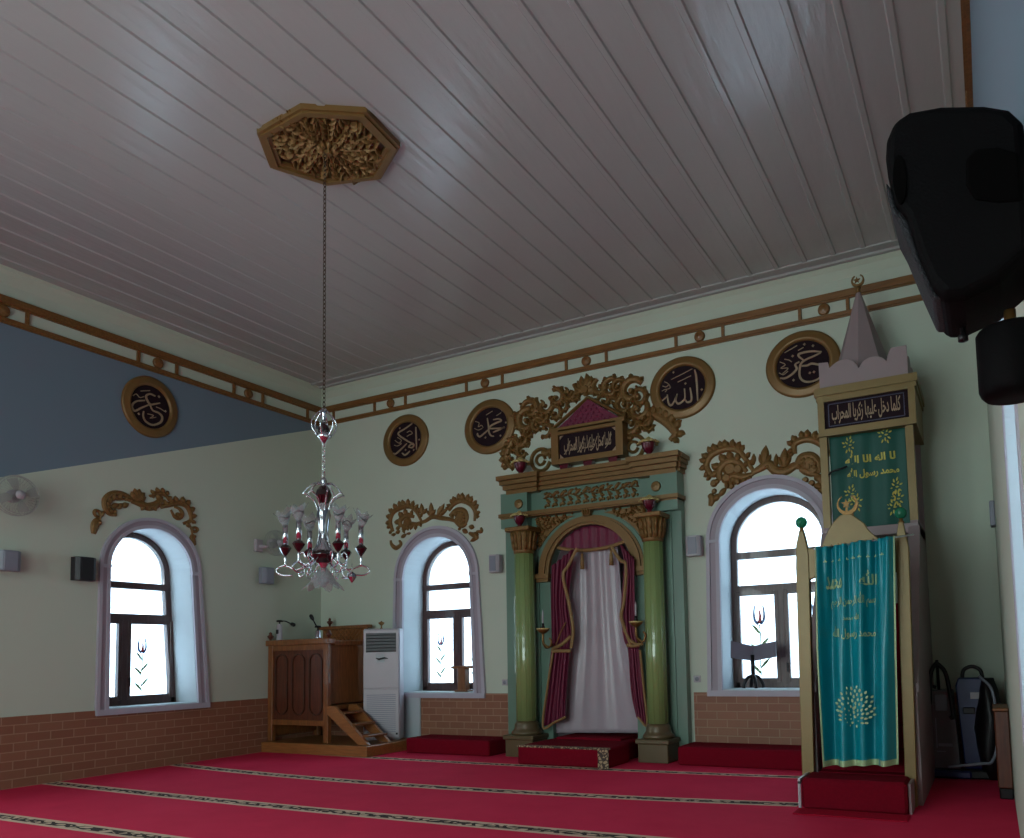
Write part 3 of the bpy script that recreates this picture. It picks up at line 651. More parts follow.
# cornice: stepped, projecting more over the columns
def mouldrun(mb, u0, u1, z0, z1, h, k=4):
    for i in range(k):
        a = z0 + (z1 - z0) * i / k; mb.box(u0 - h * .5 * (i + 1) / k * .6, u1 + h * .5 * (i + 1) / k * .6, a, z0 + (z1 - z0) * (i + 1) / k - .004 * (i < k - 1), 0, h * (.55 + .45 * (i + 1) / k))
mb = MB(FB); mouldrun(mb, -6.30, -3.60, 3.82, 4.05, .32); mouldrun(mb, -6.27, -5.80, 3.80, 4.06, .40); mouldrun(mb, -4.16, -3.64, 3.80, 4.06, .40)
mb.build('cornice', 'gold_flat', mih, smooth=False)
mb = MB(FB); mb.box(-6.42, -3.58, 3.455, 3.51, 0, .30); mb.box(-6.40, -3.60, 3.435, 3.455, 0, .27); mb.build('string_course', 'gold_flat', mih, smooth=False)
mb = MB(FB)
for i in range(12):
    x = -5.70 + i * .125; a = random.random() * 6; mb.leaf((x, 3.70), (x + .11, 3.76 + .02 * (i % 2)), .05, .03, .2, .14); mb.leaf((x + .02, 3.69), (x + .10, 3.64), .045, .03, -.2, .14)
    mb.leaf((x, 3.60), (x + .06, 3.56), .04, .025, .2, .14)
    mb.disc((x + .05, 3.60), .03, .025, .14, 7); mb.disc((x + .1, 3.71), .02, .03, .14, 6)
mb.ridge([(-5.72, 3.70)] + [(-5.6 + i * .15, 3.70 + .02 * (-1) ** i) for i in range(9)] + [(-4.2, 3.70)], .02, .03, .14)
for i in range(24):
    x = -5.72 + i * .064; a = (i * 2.4) % 6.28; mb.leaf((x, 3.76 + .02 * math.sin(i * 1.7)), (x + .05 * math.cos(a), 3.76 + .04 * math.sin(a)), .035, .028, .2, .14); mb.disc((x + .02, 3.575 + .012 * (i % 2)), .022, .022, .14, 7)
mb.build('frieze_foliage', 'gold', mih)
for u in (-6.08, -3.90):
    mb = MB(frame_back(-.26) @ Matrix.Translation((u, 3.64, 0))); mb.lathe([(0.0001, .035), (.03, .03), (.045, .02), (.062, .028), (.072, .0)], n=20); mb.build('boss', 'gold_flat', mih)
# arch mouldings
def half(r, n=28, e=1.0, c=mc, z=2.58): return [(c + r * math.cos(PI * i / n), z + r * e * math.sin(PI * i / n)) for i in range(n + 1)]
mb = MB(frame_back(PY))
mb.band(half(.66), half(.72, e=.97), 0, .05); mb.band(half(.72, e=.97), half(.80, e=.955), 0, .075); mb.band(half(.80, e=.955), half(.84, e=.945), 0, .04)
for s_ in (-1, 1):
    x0, x1 = sorted((mc + s_ * .64, mc + s_ * .88)); mb.box(x0, x1, 2.52, 2.585, 0, .10); mb.box(x0 + .02, x1 - .02, 2.47, 2.52, 0, .07)
mb.build('arch_moulding', 'gold_flat', mih)
mb = MB(frame_back(PY)); mb.band(half(.84, e=.945), half(.90, e=.92), 0, .02); mb.build('arch_fillet', 'teal', mih)
mb = MB(frame_back(PY)); mb.prism([(mc - .085, 3.50), (mc + .085, 3.50), (mc + .055, 3.36), (mc - .055, 3.36)], 0, .11)
for q in (-.05, 0, .05): mb.ridge([(mc + q, 3.49), (mc + q * .6, 3.37)], .03, .03, .11)
mb.build('keystone', 'gold', mih)
# spandrels filled with gilt tracery
for s_ in (-1, 1):
    mb = MB(frame_back(PY))
    arc = [(mc + s_ * .92 * math.cos(a), 2.58 + .84 * math.sin(a)) for a in [.42 + k * .1 for k in range(10)]]
    poly = arc + [(mc + s_ * .28, 3.42), (mc + s_ * .86, 3.42), (mc + s_ * .86, 2.98)]
    mb.prism([arc[-1], (mc + s_ * .84, 3.43)] + [(mc + s_ * .88, 2.95)] + arc[1:-1], 0, .015)
    random.seed(11)
    for k in range(230):
        u = random.uniform(.2, .86); v = random.uniform(2.95, 3.42)
        if math.hypot(u / .92, (v - 2.58) / .84) > 1.03 and u < .87: 
            a = random.uniform(0, 6.28); mb.leaf((mc + s_ * u, v), (mc + s_ * u + .05 * math.cos(a), v + .05 * math.sin(a)), .028, .03, .2, .015)
    mb.build('spandrel_tracery', 'gold', mih)
# hollow niche
mb = MB()
ND = .52; nz = 20; prof = []
rows = [0.0, .6, 1.2, 1.8, 2.3, 2.58] ; vs = []; na = 20
for z in rows: vs += [(mc + .66 * math.cos(PI * i / na), .0 + ND * math.sin(PI * i / na), z) for i in range(na + 1)]
m_ = na + 1
for j in range(1, 9):
    e = PI / 2 * j / 8; vs += [(mc + .66 * math.cos(PI * i / na) * math.cos(e), ND * math.sin(PI * i / na) * math.cos(e), 2.58 + .66 * math.sin(e)) for i in range(na + 1)]
nr = len(vs) // m_
mb.add(vs, [(j * m_ + i, j * m_ + i + 1, (j + 1) * m_ + i + 1, (j + 1) * m_ + i) for j in range(nr - 1) for i in range(na)], True)
mb.build('niche_shell', 'satin', mih, plabel='pale lilac hollow of the niche')
# columns
def column(x, y, r):
    lab = None
    mb = MB(); mb.lathe([(r, .47), (r * 1.0, 1.4), (r * .93, 2.90)], (x, y, 0), 40)
    # slight flutes as raised fillets
    for k in range(12):
        a = 2 * PI * k / 12; mb.tube([(x + r * math.cos(a), y + r * math.sin(a), .50), (x + r * .935 * math.cos(a), y + r * .935 * math.sin(a), 2.88)], .006, 6)
    col = mb.build('column_shaft', 'green', mih)
    mb = MB(); q = r * 1.55
    mb.bevbox(x - q, x + q, y - q, y + q, 0, .24, .008); mb.bevbox(x - q * 1.12, x + q * 1.12, y - q * 1.12, y + q * 1.12, .24, .30, .01)
    mb.lathe([(r * 1.5, .30), (r * 1.55, .33), (r * 1.35, .36), (r * 1.2, .40), (r * 1.22, .44), (r * 1.08, .47), (r, .49)], (x, y, 0), 32)
    mb.build('base', 'base_gold', col)
    mb = MB(); mb.lathe([(r * .95, 2.88), (r * 1.08, 2.90), (r * 1.0, 2.93), (r * 1.05, 3.0), (r * 1.15, 3.14), (r * 1.3, 3.2)], (x, y, 0), 24)
    mb.bevbox(x - r * 1.4, x + r * 1.4, y - r * 1.4, y + r * 1.4, 3.20, 3.26, .008)
    for k in range(14):
        a = 2 * PI * k / 14
        for (z0, z1, rr, d) in ((2.93, 3.06, 1.0, .03), (3.03, 3.19, 1.08, .035)):
            p = [(x + r * rr * math.cos(a), y + r * rr * math.sin(a), z0), (x + (r * rr + d * .4) * math.cos(a), y + (r * rr + d * .4) * math.sin(a), (z0 + z1) / 2), (x + (r * rr + d) * math.cos(a), y + (r * rr + d) * math.sin(a), z1)]
            mb.tube(p, [.018, .026, .012], 6)
    mb.build('capital', 'gold', col)
column(-5.965, -.32, .145); column(-3.945, -.32, .135)

# urns of gilded flowers
def urn(loc, sc_, label):
    r = thing('flower_urn', loc, label, 'urn', 'burgundy urns of gilt flowers on the mihrab')
    T = Matrix.Translation(loc) @ Matrix.Scale(sc_, 4)
    mb = MB(T); mb.lathe([(.05, 0), (.055, .012), (.03, .03), (.035, .045), (.06, .07), (.085, .12), (.092, .16), (.10, .175), (.095, .18), (0.0001, .175)], n=20); mb.build('vase', 'burg_gloss', r)
    mb = MB(T)
    for k in range(26):
        a = k * 2.4; q = .125 * math.sqrt(k / 26); mb.lathe([(.0001, .265 - q * .55), (.03, .25 - q * .55), (.036, .225 - q * .5), (.02, .18)], (q * math.cos(a), q * math.sin(a), 0), 7)
    for k in range(9):
        a = k * .7; mb.tube([(.05 * math.cos(a), .05 * math.sin(a), .175), (.10 * math.cos(a), .10 * math.sin(a), .20), (.125 * math.cos(a), .125 * math.sin(a), .185)], [.015, .02, .008], 5)
    mb.build('flowers', 'cream', r)
urn((-6.04, -.26, 4.06), 1.05, 'burgundy urn on the left end of the gold cornice')
urn((-3.99, -.26, 4.06), 1.05, 'burgundy urn on the right end of the gold cornice')
urn((-5.985, -.40, 3.26), .95, 'burgundy urn on the capital of the left green column')
urn((-3.945, -.40, 3.26), .95, 'burgundy urn on the capital of the right green column')

# carved crown over the mihrab
mb = MB(FB); c4 = lambda x, y: conv(x, y, 500, 370, 5.389, 'b')
U = .0046
for (x, y, r, a, t) in ((65, 480, 38, 1.2, -1), (75, 410, 32, 2.5, -1), (125, 440, 34, .5, 1), (120, 370, 36, 2.5, 1), (145, 275, 50, .8, 1), (165, 215, 42, 2.8, -1), (205, 300, 34, 0, 1), (235, 250, 34, 2, 1), (245, 195, 36, 1, -1), (250, 320, 30, 4, 1), (300, 235, 30, 2, -1),
                        (305, 150, 36, 2, -1), (375, 125, 34, 1, -1), (340, 190, 26, 4, 1), (410, 140, 24, 2, 1),
                        (545, 90, 34, 2, 1), (600, 100, 40, 1, 1), (640, 90, 30, 0, 1), (560, 170, 28, 3, -1), (610, 180, 28, 4, -1), (670, 190, 36, 1, 1), (710, 115, 48, .5, 1), (750, 150, 34, 2, -1), (745, 215, 40, 1, -1), (710, 290, 46, 2, 1), (775, 265, 34, 1, -1), (680, 240, 26, 2, 1), (810, 300, 26, 1, 1), (160, 340, 26, 1, 1), (95, 260, 22, 3, -1)):
    swirl(mb, c4(x, y), r * U * .86, r * U * .50, .06, a, t)
for a in (-70, -48, -24, 0, 24, 48, 70):
    r = math.radians(a); L_ = 62 - abs(a) * .12
    mb.leaf(c4(465, 118), c4(465 + L_ * 1.15 * math.sin(r), 118 - L_ * 1.6 * math.cos(r)), .12, .06, .08 * (1 if a < 0 else -1))
mb.disc(c4(465, 110), .09, .07); mb.leaf(c4(440, 130), c4(405, 110), .1, .05); mb.leaf(c4(490, 130), c4(530, 95), .1, .05)
feather(mb, [c4(*p) for p in ((790, 235), (850, 250), (905, 285), (945, 340), (915, 380))], .12, .05, 1, 8)
feather(mb, [c4(*p) for p in ((45, 520), (35, 470), (50, 420), (80, 350))], .10, .05, 1, 7)
for cx_, cy_ in ((720, 415), (222, 485)):
    ctr = c4(cx_, cy_); mb.ridge([(ctr[0] + .165 * math.cos(a * .6), ctr[1] + .165 * math.sin(a * .6)) for a in range(11)], .06, .05); mb.ridge([(ctr[0] + .075 * math.cos(a * .6), ctr[1] + .075 * math.sin(a * .6)) for a in range(11)], .045, .05)
mb.ridge([c4(640, 370), c4(685, 368), c4(710, 360)], .12, .05); mb.ridge([c4(230, 450), c4(280, 440)], .12, .05)
crown = mb.build('carved_crown', 'gold', label='wide gilded foliage crown rising above the mihrab cornice', cat='wall ornament')

# inscription board with burgundy roof
pl = thing('inscription_board', (-4.98, -.1, 4.12), 'gold framed black inscription board with burgundy triangular roof above the mihrab', 'inscription')
a0, a1 = c4(285, 520)[0] + .03, c4(655, 470)[0]; 
bx0, bx1 = -5.55, -4.40; bz0, bz1 = 4.16, 4.66
mb = MB(FB); mb.box(bx0, bx1, bz0, bz1, .02, .16); mb.box(bx0 - .03, bx1 + .03, bz1 - .02, bz1 + .04, .02, .20)
mb.build('board', 'gold_flat', pl, smooth=False)
mb = MB(FB)
for q in ((bx0, bx1, bz0, bz0 + .08), (bx0, bx1, bz1 - .07, bz1), (bx0, bx0 + .12, bz0, bz1), (bx1 - .11, bx1, bz0, bz1)): mb.box(*q, .16, .20 + (.002 if q[3] - q[2] > .2 else 0))
mb.build('frame', 'gold_flat', pl, smooth=False)
mb = MB(FB); mb.box(bx0 + .12, bx1 - .11, bz0 + .08, bz1 - .07, .158, .166); mb.build('panel', 'black', pl)
mb = MB(FB); put_text(mb, 'كلما دخل عليها زكريا المحراب', lambda a, b: (bx0 + .20 + a * (bx1 - bx0 - .39), bz0 + .12 + b * .25, .17))
for q in range(7): mb.ridge([(bx0 + .20 + q * .11, bz0 + .14 + .05 * (q % 2)), (bx0 + .25 + q * .11, bz0 + .20), (bx0 + .30 + q * .11, bz0 + .33)], .012, .004, .168, flat=True)
for (u, v) in ((0, 0), (1, 0), (0, 1), (1, 1)):
    x = bx0 + .13 + u * (bx1 - bx0 - .25); z = bz0 + .09 + v * (bz1 - bz0 - .17); sx, sz = (1 - 2 * u), (1 - 2 * v); mb.prism([(x, z), (x + sx * .06, z), (x, z + sz * .06)], .166, .17)
mb.build('lettering', 'ink', pl)
mb = MB(FB); ap = (-4.96, 5.09); mb.prism([(bx0 + .07, bz1 + .04), (bx1 - .05, bz1 + .04), (ap[0], ap[1] - .03)], .03, .14)
for i in range(11):
    for j in range(6):
        z = bz1 + .075 + j * .055; hwid = (ap[1] - .05 - z) / (ap[1] - bz1) * .50; x = -4.97 + (i - 5) * .085 + (.05 if j % 2 else 0)
        if abs(x + 4.97) < hwid: mb.disc((x, z), .026, .012, .14, 6)
mb.build('roof', 'burg', pl)
mb = MB(FB); mb.ridge([(bx0 - .02, bz1 + .05), (ap[0], ap[1])], .05, .05, .12); mb.ridge([(ap[0], ap[1]), (bx1 + .02, bz1 + .05)], .05, .05, .12); mb.build('roof_edge', 'gold_flat', pl)
for x in (bx0 + .18, -4.98, bx1 - .18):
    mb = MB(FB); mb.prism([(x - .075, bz0), (x + .075, bz0), (x + .055, bz0 - .09), (x - .055, bz0 - .09)], .04, .16); mb.build('bracket', 'burg_gloss', pl)

# mihrab drapes
def drape(le, ri, Y, folds, amp, rows=40, cols=64, wave=None):
    """cloth between two edge polylines given as (x,z) lists, falling in folds"""
    L_, R_ = smooth_path([(p[0], p[1], 0) for p in le], 10), smooth_path([(p[0], p[1], 0) for p in ri], 10)
    def at(P, t): f = t * (len(P) - 1); i = min(int(f), len(P) - 2); return P[i].lerp(P[i + 1], f - i)
    vs = []
    for r in range(rows + 1):
        t = r / rows; a, b_ = at(L_, t), at(R_, t)
        for c in range(cols + 1):
            s_ = c / cols; p = a.lerp(b_, s_); ph = 2 * PI * folds * s_
            vs.append((p.x, Y - amp * (.5 + .5 * math.sin(ph + .6 * math.sin(3 * t + s_ * 5))) - amp * .3 * math.sin(ph * 2.3 + 1), p.y))
    m_ = cols + 1
    return vs, [(j * m_ + i, j * m_ + i + 1, (j + 1) * m_ + i + 1, (j + 1) * m_ + i) for j in range(rows) for i in range(cols)]
cur = thing('niche_curtain', (-4.98, -.2, .3), 'burgundy tied back curtain with gold edging and tassels framing the niche', 'curtain')
DY = -.24
pb = lambda x, y, Y=DY: onb(x, y, Y)
def edge(pts, w, par, Y=DY - .06):
    mb = MB(frame_back(Y)); mb.ridge([pb(*p, Y) for p in pts], w, .02); mb.build('gold_edging', 'fringe', par)
# left drape
vs, fs = drape([pb(553, 566), pb(553, 610), pb(554, 648)], [pb(575, 548), pb(569, 600), pb(572, 632), pb(570, 648)], DY, 4, .05)
mb = MB(); mb.add(vs, fs, True); vs, fs = drape([pb(553, 648), pb(548, 690), pb(543, 727)], [pb(570, 648), pb(567, 690), pb(566, 717)], DY, 4, .05); mb.add(vs, fs, True)
ld = mb.build('left_drape', 'burg', cur, solid=.008)
edge([(577, 548), (568, 566), (563, 576), (569, 604), (573, 630), (571, 648)], .05, ld); edge([(553, 652), (547, 690), (543, 727), (555, 722), (566, 717)], .035, ld)
edge([(552, 649), (562, 644), (571, 636)], .05, ld); edge([(552, 651), (562, 651), (571, 651)], .05, ld); edge([(556, 645), (561, 632), (566, 622)], .018, ld)
vs, fs = drape([pb(622, 545), pb(626, 565), pb(623, 612), pb(626, 640), pb(631, 648)], [pb(636, 560), pb(636, 600), pb(637, 630), pb(641, 648)], DY, 3.5, .05)
mb = MB(); mb.add(vs, fs, True); vs, fs = drape([pb(630, 648), pb(633, 690), pb(638, 717)], [pb(640, 648), pb(644, 690), pb(648, 725)], DY, 3.5, .05); mb.add(vs, fs, True)
rd = mb.build('right_drape', 'burg', cur, solid=.008)
edge([(612, 548), (620, 560), (626, 566), (624, 600), (621, 616), (626, 632), (631, 646)], .05, rd); edge([(640, 650), (644, 690), (647, 725), (638, 717)], .035, rd)
edge([(627, 645), (634, 646), (643, 643)], .05, rd); edge([(624, 630), (630, 640), (640, 646)], .04, rd)
# valance: hangs inside the arch
va = half(.655, 24); VZ = lambda x: 2.885 + .10 * abs((x - mc) / .6) ** 2.2
top = [(x, z) for x, z in va if z > VZ(x)]
vs = []; cols = 40; rows = 8
for r in range(rows + 1):
    for c in range(cols + 1):
        x = mc - .57 + 1.14 * c / cols; zt = 2.58 + math.sqrt(max(0, .655 ** 2 - (x - mc) ** 2)); zb = VZ(x); z = zt + (zb - zt) * r / rows if zt > zb else zb
        vs.append((x, -.10 - .015 * math.sin(c * 1.3), z))
mb = MB(); mb.add(vs, [(j * 41 + i, j * 41 + i + 1, (j + 1) * 41 + i + 1, (j + 1) * 41 + i) for j in range(rows) for i in range(cols)], True); va_o = mb.build('valance', 'burg', cur, solid=.008)
mb = MB(frame_back(-.12)); mb.ridge([(mc - .57 + .095 * k, VZ(mc - .57 + .095 * k)) for k in range(13)], .05, .02); mb.build('gold_fringe', 'fringe', va_o)
for (px, y0, y1) in ((582, 553, 569), (611, 549, 565)):
    x, z0 = onb(px, y0, -.14); z1 = onb(px, y1, -.14)[1]
    mb = MB(); mb.tube([(x, -.14, z0 + .03), (x, -.14, z0 - .03)], .006, 5); mb.lathe([(.0001, z0), (.022, z0 - .02), (.018, z0 - .05), (.025, z0 - .07), (.032, z1), (.0001, z1)], (x, -.14, 0), 12); mb.build('tassel', 'fringe', cur)
# satin sheet in niche
vs, fs = drape([pb(570, 548, -.06), pb(567, 640, -.06), pb(551, 733, -.06)], [pb(617, 545, -.06), pb(626, 640, -.06), pb(644, 733, -.06)], -.02, 2.2, .03)
mb = MB(); mb.add(vs, fs, True); mb.build('satin_sheet', 'satin', cur, solid=.006, plabel='pale lilac satin sheet behind the drapes')

# candle sconces
def sconce(x, z, label):
    Y = -.46; r = thing('candle_sconce', (x, Y, z - .25), label, 'candle holder', 'candle holders on the columns')
    mb = MB(); mb.tube(smooth_path([(x + (.06 if x < -5 else -.02), -.30, z - .22), (x + .02, Y + .05, z - .26), (x, Y, z - .18), (x, Y, z - .02)], 5), .018, 8)
    mb.tube(smooth_path([(x, Y, z - .2), (x + .09, Y, z - .26), (x + .13, Y, z - .18), (x + .10, Y, z - .13)], 5), .014, 6)
    mb.lathe([(.02, -.02), (.05, -.0), (.085, .03), (.09, .045), (.0001, .045)], (x, Y, z - .05), 20); mb.build('holder', 'brass', r)
    mb = MB(); mb.lathe([(.085, -.012), (.095, .0), (.095, .01), (.0001, .01)], (x, Y, z - .0), 20); mb.build('drip_tray', 'cream', r)
    mb = MB(); mb.lathe([(.035, .01), (.02, .05), (.02, .08), (.0001, .08)], (x, Y, z), 12); mb.build('socket', 'iron', r)
    mb = MB(); mb.lathe([(.013, .07), (.013, .23), (.004, .27), (.0001, .28)], (x, Y, z), 10); mb.build('candle', 'white', r)
xs, zs_ = onb(543, 629, -.46); sconce(xs, zs_, 'brass candle holder with white candle beside the left green column')
xs, zs_ = onb(636, 622, -.46); sconce(xs, zs_, 'brass candle holder with white candle beside the right green column')

# carpeted steps
def step(x0, x1, y0, z, label, border=False):
    r = thing('carpeted_step', ((x0 + x1) / 2, y0 / 2, 0), label, 'step', 'red carpeted steps along the back wall')
    mb = MB(); mb.bevbox(x0, x1, y0, -.03, 0, z, .02); mb.build('block', 'carpet_dark', r)
    if border:
        mb = MB(); mb.box(x0, x1, y0 - .004, y0 + .07, z - .012, z + .004); mb.box(x1 - .09, x1 + .004, y0 - .005, y0 + .01, .0, z - .01); mb.build('woven_border', 'border', r)
step(-7.93, -6.42, -.62, .22, 'red carpeted step in front of the brick below the window beside the air conditioner')
step(-3.58, -1.72, -.60, .23, 'red carpeted step running from the right green column to the minbar')
mb = None
r = thing('carpeted_step', (-4.95, -.6, 0), 'red carpeted platform with beige woven border in front of the niche', 'step', 'red carpeted steps along the back wall')
mb = MB(); mb.bevbox(-5.60, -4.28, -1.15, -.50, 0, .24, .02); mb.bevbox(-5.60, -4.36, -.52, .3, 0, .24, .02); mb.bevbox(-5.5, -4.5, -.30, .40, .2, .27, .01); mb.build('block', 'carpet_dark', r)
mb = MB(); mb.box(-5.60, -4.28, -1.155, -1.07, .225, .246); mb.box(-4.42, -4.275, -1.156, -1.14, .0, .235); mb.build('woven_border', 'border', r)

# ------------------------------------------------------------------ wooden preaching pulpit
pu = thing('preaching_pulpit', (-9.5, -.7, 0), 'dark wooden preaching pulpit with arched front panels in the far corner', 'pulpit')
X0, X1, Y0, Y1, ZB, ZT = -10.24, -9.04, -1.10, -.52, .17, 1.70
mb = MB(); mb.bevbox(-10.31, -8.12, -1.24, -.08, 0, .158, .01); mb.build('wooden_platform', 'wood_x', label='low wooden platform on the carpet carrying the pulpit and the air conditioner', cat='platform')
mb = MB()
for x in (X0, X1):
    for y in (Y0, -.16): mb.bevbox(x - .05, x + .05, y - .04, y + .04, ZB - .01, ZT - .0 if y == Y0 else ZT + .0, .008)
mb.bevbox(X0 - .08, X1 + .08, Y0 - .07, Y0 + .10, ZT - .04, ZT + .05, .012); mb.box(X0, X1, Y0 - .03, Y0 + .03, .42, .50); mb.box(X0, X1, Y0 - .03, Y0 + .03, ZT - .12, ZT - .03)
mb.bevbox(X1 - .05, X1 + .055, Y0 + .1, -.12, ZT - .06, ZT + .02, .01); mb.bevbox(X0 - .06, X0 + .05, Y0, -.12, ZT - .06, ZT + .02, .01)
mb.build('frame', 'wood', pu)
mb = MB(); mb.box(X0 + .04, X1 - .04, Y0 - .005, Y0 + .02, .5, ZT - .12); mb.build('front_panel', 'wood_dark', pu)
fp = pu.children[-1]
for k in range(3):
    cx_ = X0 + .23 + k * .37; mb = MB(frame_back(Y0 - .005)); hw = .14
    o_ = [(cx_ + hw * math.cos(a), 1.40 + hw * .9 * math.sin(a)) for a in [PI * i / 12 for i in range(13)]] + [(cx_ + hw * math.cos(a), .70 + hw * .9 * math.sin(a)) for a in [PI + PI * i / 12 for i in range(13)]]
    i_ = [(cx_ + (p[0] - cx_) * .84, 1.05 + (p[1] - 1.05) * .965) for p in o_]
    mb.band(i_, o_, 0, .02, True); mb.build('arched_moulding', 'wood_deep', fp)
mb = MB(); mb.box(X1 - .02, X1 + .01, Y0 + .04, -.18, .75, ZT - .06); mb.build('side_panel', 'wood', pu)
mb = MB(); mb.box(X0 - .01, X0 + .02, Y0 + .04, -.18, .25, ZT - .06); mb.build('side_panel', 'wood', pu)
mb = MB(); mb.box(X0, X1, Y0 + .03, -.16, .66, .72); mb.build('deck', 'wood', pu)
# lattice backrest
bx0_, bx1_ = -10.12, -9.12; mb = MB(frame_back(-.14)); mb.box(bx0_, bx1_, 1.15, 1.93, 0, .02); bk = mb.build('backrest', 'wood', pu)
mb = MB(frame_back(-.16))
for k in range(-8, 14):
    x = bx0_ + k * .09
    for sg in (1, -1):
        p0, p1 = (x, 1.55), (x + .38 * 1, 1.93)
        if sg < 0: p0, p1 = (x, 1.93), (x + .38, 1.55)
        if p0[0] >= bx0_ and p1[0] <= bx1_: mb.ridge([p0, p1], .016, .012)
mb.build('lattice', 'wood_x', bk)
mb = MB(); mb.bevbox(bx0_ - .06, bx1_ + .06, -.20, -.10, 1.93, 1.985, .008); mb.build('top_rail', 'wood', bk)
for (x, y, z) in ((X0 - .04, Y0, ZT + .04), (X1 + .03, Y0, ZT + .04), (bx0_ + .15, -.15, 1.985)):
    mb = MB(); mb.lathe([(.015, 0), (.02, .03), (.045, .06), (.05, .08), (.02, .10), (.025, .125), (.0001, .15)], (x, y, z), 14); mb.build('finial', 'wood_dark', pu)
# flight of steps on the right side
mb = MB()
S = [(X1 + .02, .72), (X1 + .10, .74), (-8.10, .17), (-8.30, .17)]
st = thing('pulpit_steps', (-8.5, -.8, .16), 'short open wooden stair leaning on the right side of the preaching pulpit', 'stair')
for y in (-1.16, -.72):
    mb = MB(frame_back(y)); mb.prism([(X1 + .06, .60), (X1 + .06, .72), (X1 + .22, .72), (-8.16, .165), (-8.36, .165)], -.05, .0); mb.build('stringer', 'wood_x', st)
for k in range(3):
    mb = MB(); xx = X1 + .14 + k * .24; zz = .60 - k * .165; mb.bevbox(xx, xx + .22, -1.12, -.71, zz, zz + .03, .005); mb.build('tread', 'wood', st)

# microphone / flask things on the pulpit rail
def gadget(px, zr, tall, label, name, body, arm):
    x = px; r = thing(name, (x, Y0 + .02, ZT + .05), label, 'microphone'); z0 = ZT + .05; y = Y0 + .02
    mb = MB(); mb.lathe([(.055, 0), (.055, .015), (.045, .03), (.042, tall), (.02, tall + .02), (.0001, tall + .02)], (x, y, z0), 18); mb.build('base', body, r)
    mb = MB(); mb.tube([(x, y, z0 + tall), (x, y, z0 + tall + .06)], .012, 6); mb.lathe([(.05, 0), (.045, .03), (.0001, .035)], (x, y, z0 + tall + .05), 14)
    mb.tube(smooth_path(arm[:], 4), .010, 6); mb.build('gooseneck', 'iron', r)
    mb = MB(); e = Vector(arm[-1]); d = (e - Vector(arm[-2])).normalized(); mb.tube([e, e + d * .04, e + d * .09, e + d * .11], [.014, .03, .03, .012], 10); mb.build('head', 'iron', r)
z0 = ZT + .05; y = Y0 + .02
gadget(-10.10, 0, .24, 'white cylinder with black gooseneck microphone on the left of the pulpit rail', 'desk_microphone', 'white', [(-10.10, y, z0 + .30), (-9.98, y, z0 + .30), (-9.86, y, z0 + .26)])
mb = MB(); mb.bevbox(-10.125, -10.075, Y0 - .032, Y0 - .018, z0 + .10, z0 + .17, .004); o = mb.build('dark_badge', 'iron', [c for c in COL.objects if c.name.startswith('desk_microphone')][0])
gadget(-9.26, 0, .12, 'short grey cylinder with black gooseneck microphone by the lattice backrest', 'desk_microphone', 'chrome', [(-9.26, y, z0 + .16), (-9.31, y, z0 + .22), (-9.36, y, z0 + .29)])

# ------------------------------------------------------------------ air conditioner
ac = thing('air_conditioner', (0, 0, 0), 'tall off-white floor standing air conditioner beside the pulpit', 'air conditioner')
ax0, ax1, ay0, ay1, az0, az1 = -.285, .285, -.15, .15, 0.0, 1.73
mb = MB(); mb.bevbox(ax0, ax1, ay0, ay1, az0, az1, .02); mb.bevbox(ax0 + .01, ax1 - .01, ay0 - .012, ay0 + .01, az0 + .03, az0 + .78, .008); mb.bevbox(ax0 + .01, ax1 - .01, ay0 - .012, ay0 + .01, az0 + .80, az1 - .02, .008); mb.build('casing', 'white', ac)
mb = MB(); mb.box(ax0 + .05, ax1 - .05, ay0 - .016, ay0, az1 - .37, az1 - .07); vent = mb.build('outlet', 'dark_pl', ac, plabel='dark louvred air outlet')
mb = MB()
for k in range(6): z = az1 - .345 + k * .05; mb.add([(ax0 + .06, ay0 - .016, z), (ax1 - .06, ay0 - .016, z), (ax1 - .06, ay0 - .032, z - .012), (ax0 + .06, ay0 - .032, z - .012)], [(0, 1, 2, 3)])
for k in range(6): z = az1 - .345 + k * .05; mb.box(ax0 + .06, ax1 - .06, ay0 - .034, ay0 - .028, z - .004, z)
mb.build('louvre', 'dark_pl', vent)
mb = MB()
for k in range(20): z = az0 + .12 + k * .03; mb.box(ax0 + .06, ax1 - .06, ay0 - .018, ay0 - .01, z, z + .012)
mb.build('intake_grille', 'grey_pl', ac)
mb = MB(); mb.bevbox(-.07, .05, ay0 - .018, ay0 - .01, 1.20, 1.34, .004); mb.build('sticker', 'reveal', ac)
mb = MB(); mb.tube([(-.08, ay0 - .022, 1.27), (-.03, ay0 - .024, 1.25), (.05, ay0 - .024, 1.27), (.11, ay0 - .022, 1.26)], [.006, .016, .014, .004], 6); mb.build('emblem', 'iron', ac)
for (x, z) in ((ax1 - .06, az0 + .08),): mb = MB(); mb.box(x, x + .03, ay0 - .014, ay0 - .01, z, z + .03); mb.build('badge', 'iron', ac)
ac.location = (-8.58, -.37, .16); ac.rotation_euler = (0, 0, math.radians(28))
mb = MB(); mb.lathe([(.03, 0), (.012, .02), (.012, .05), (.045, .08), (.05, .10), (.02, .11), (.0001, .13)], (-8.58, -.42, 1.89), 14)
mb.build('brass_knob', 'brass', label='small brass knob standing on top of the air conditioner', cat='ornament')

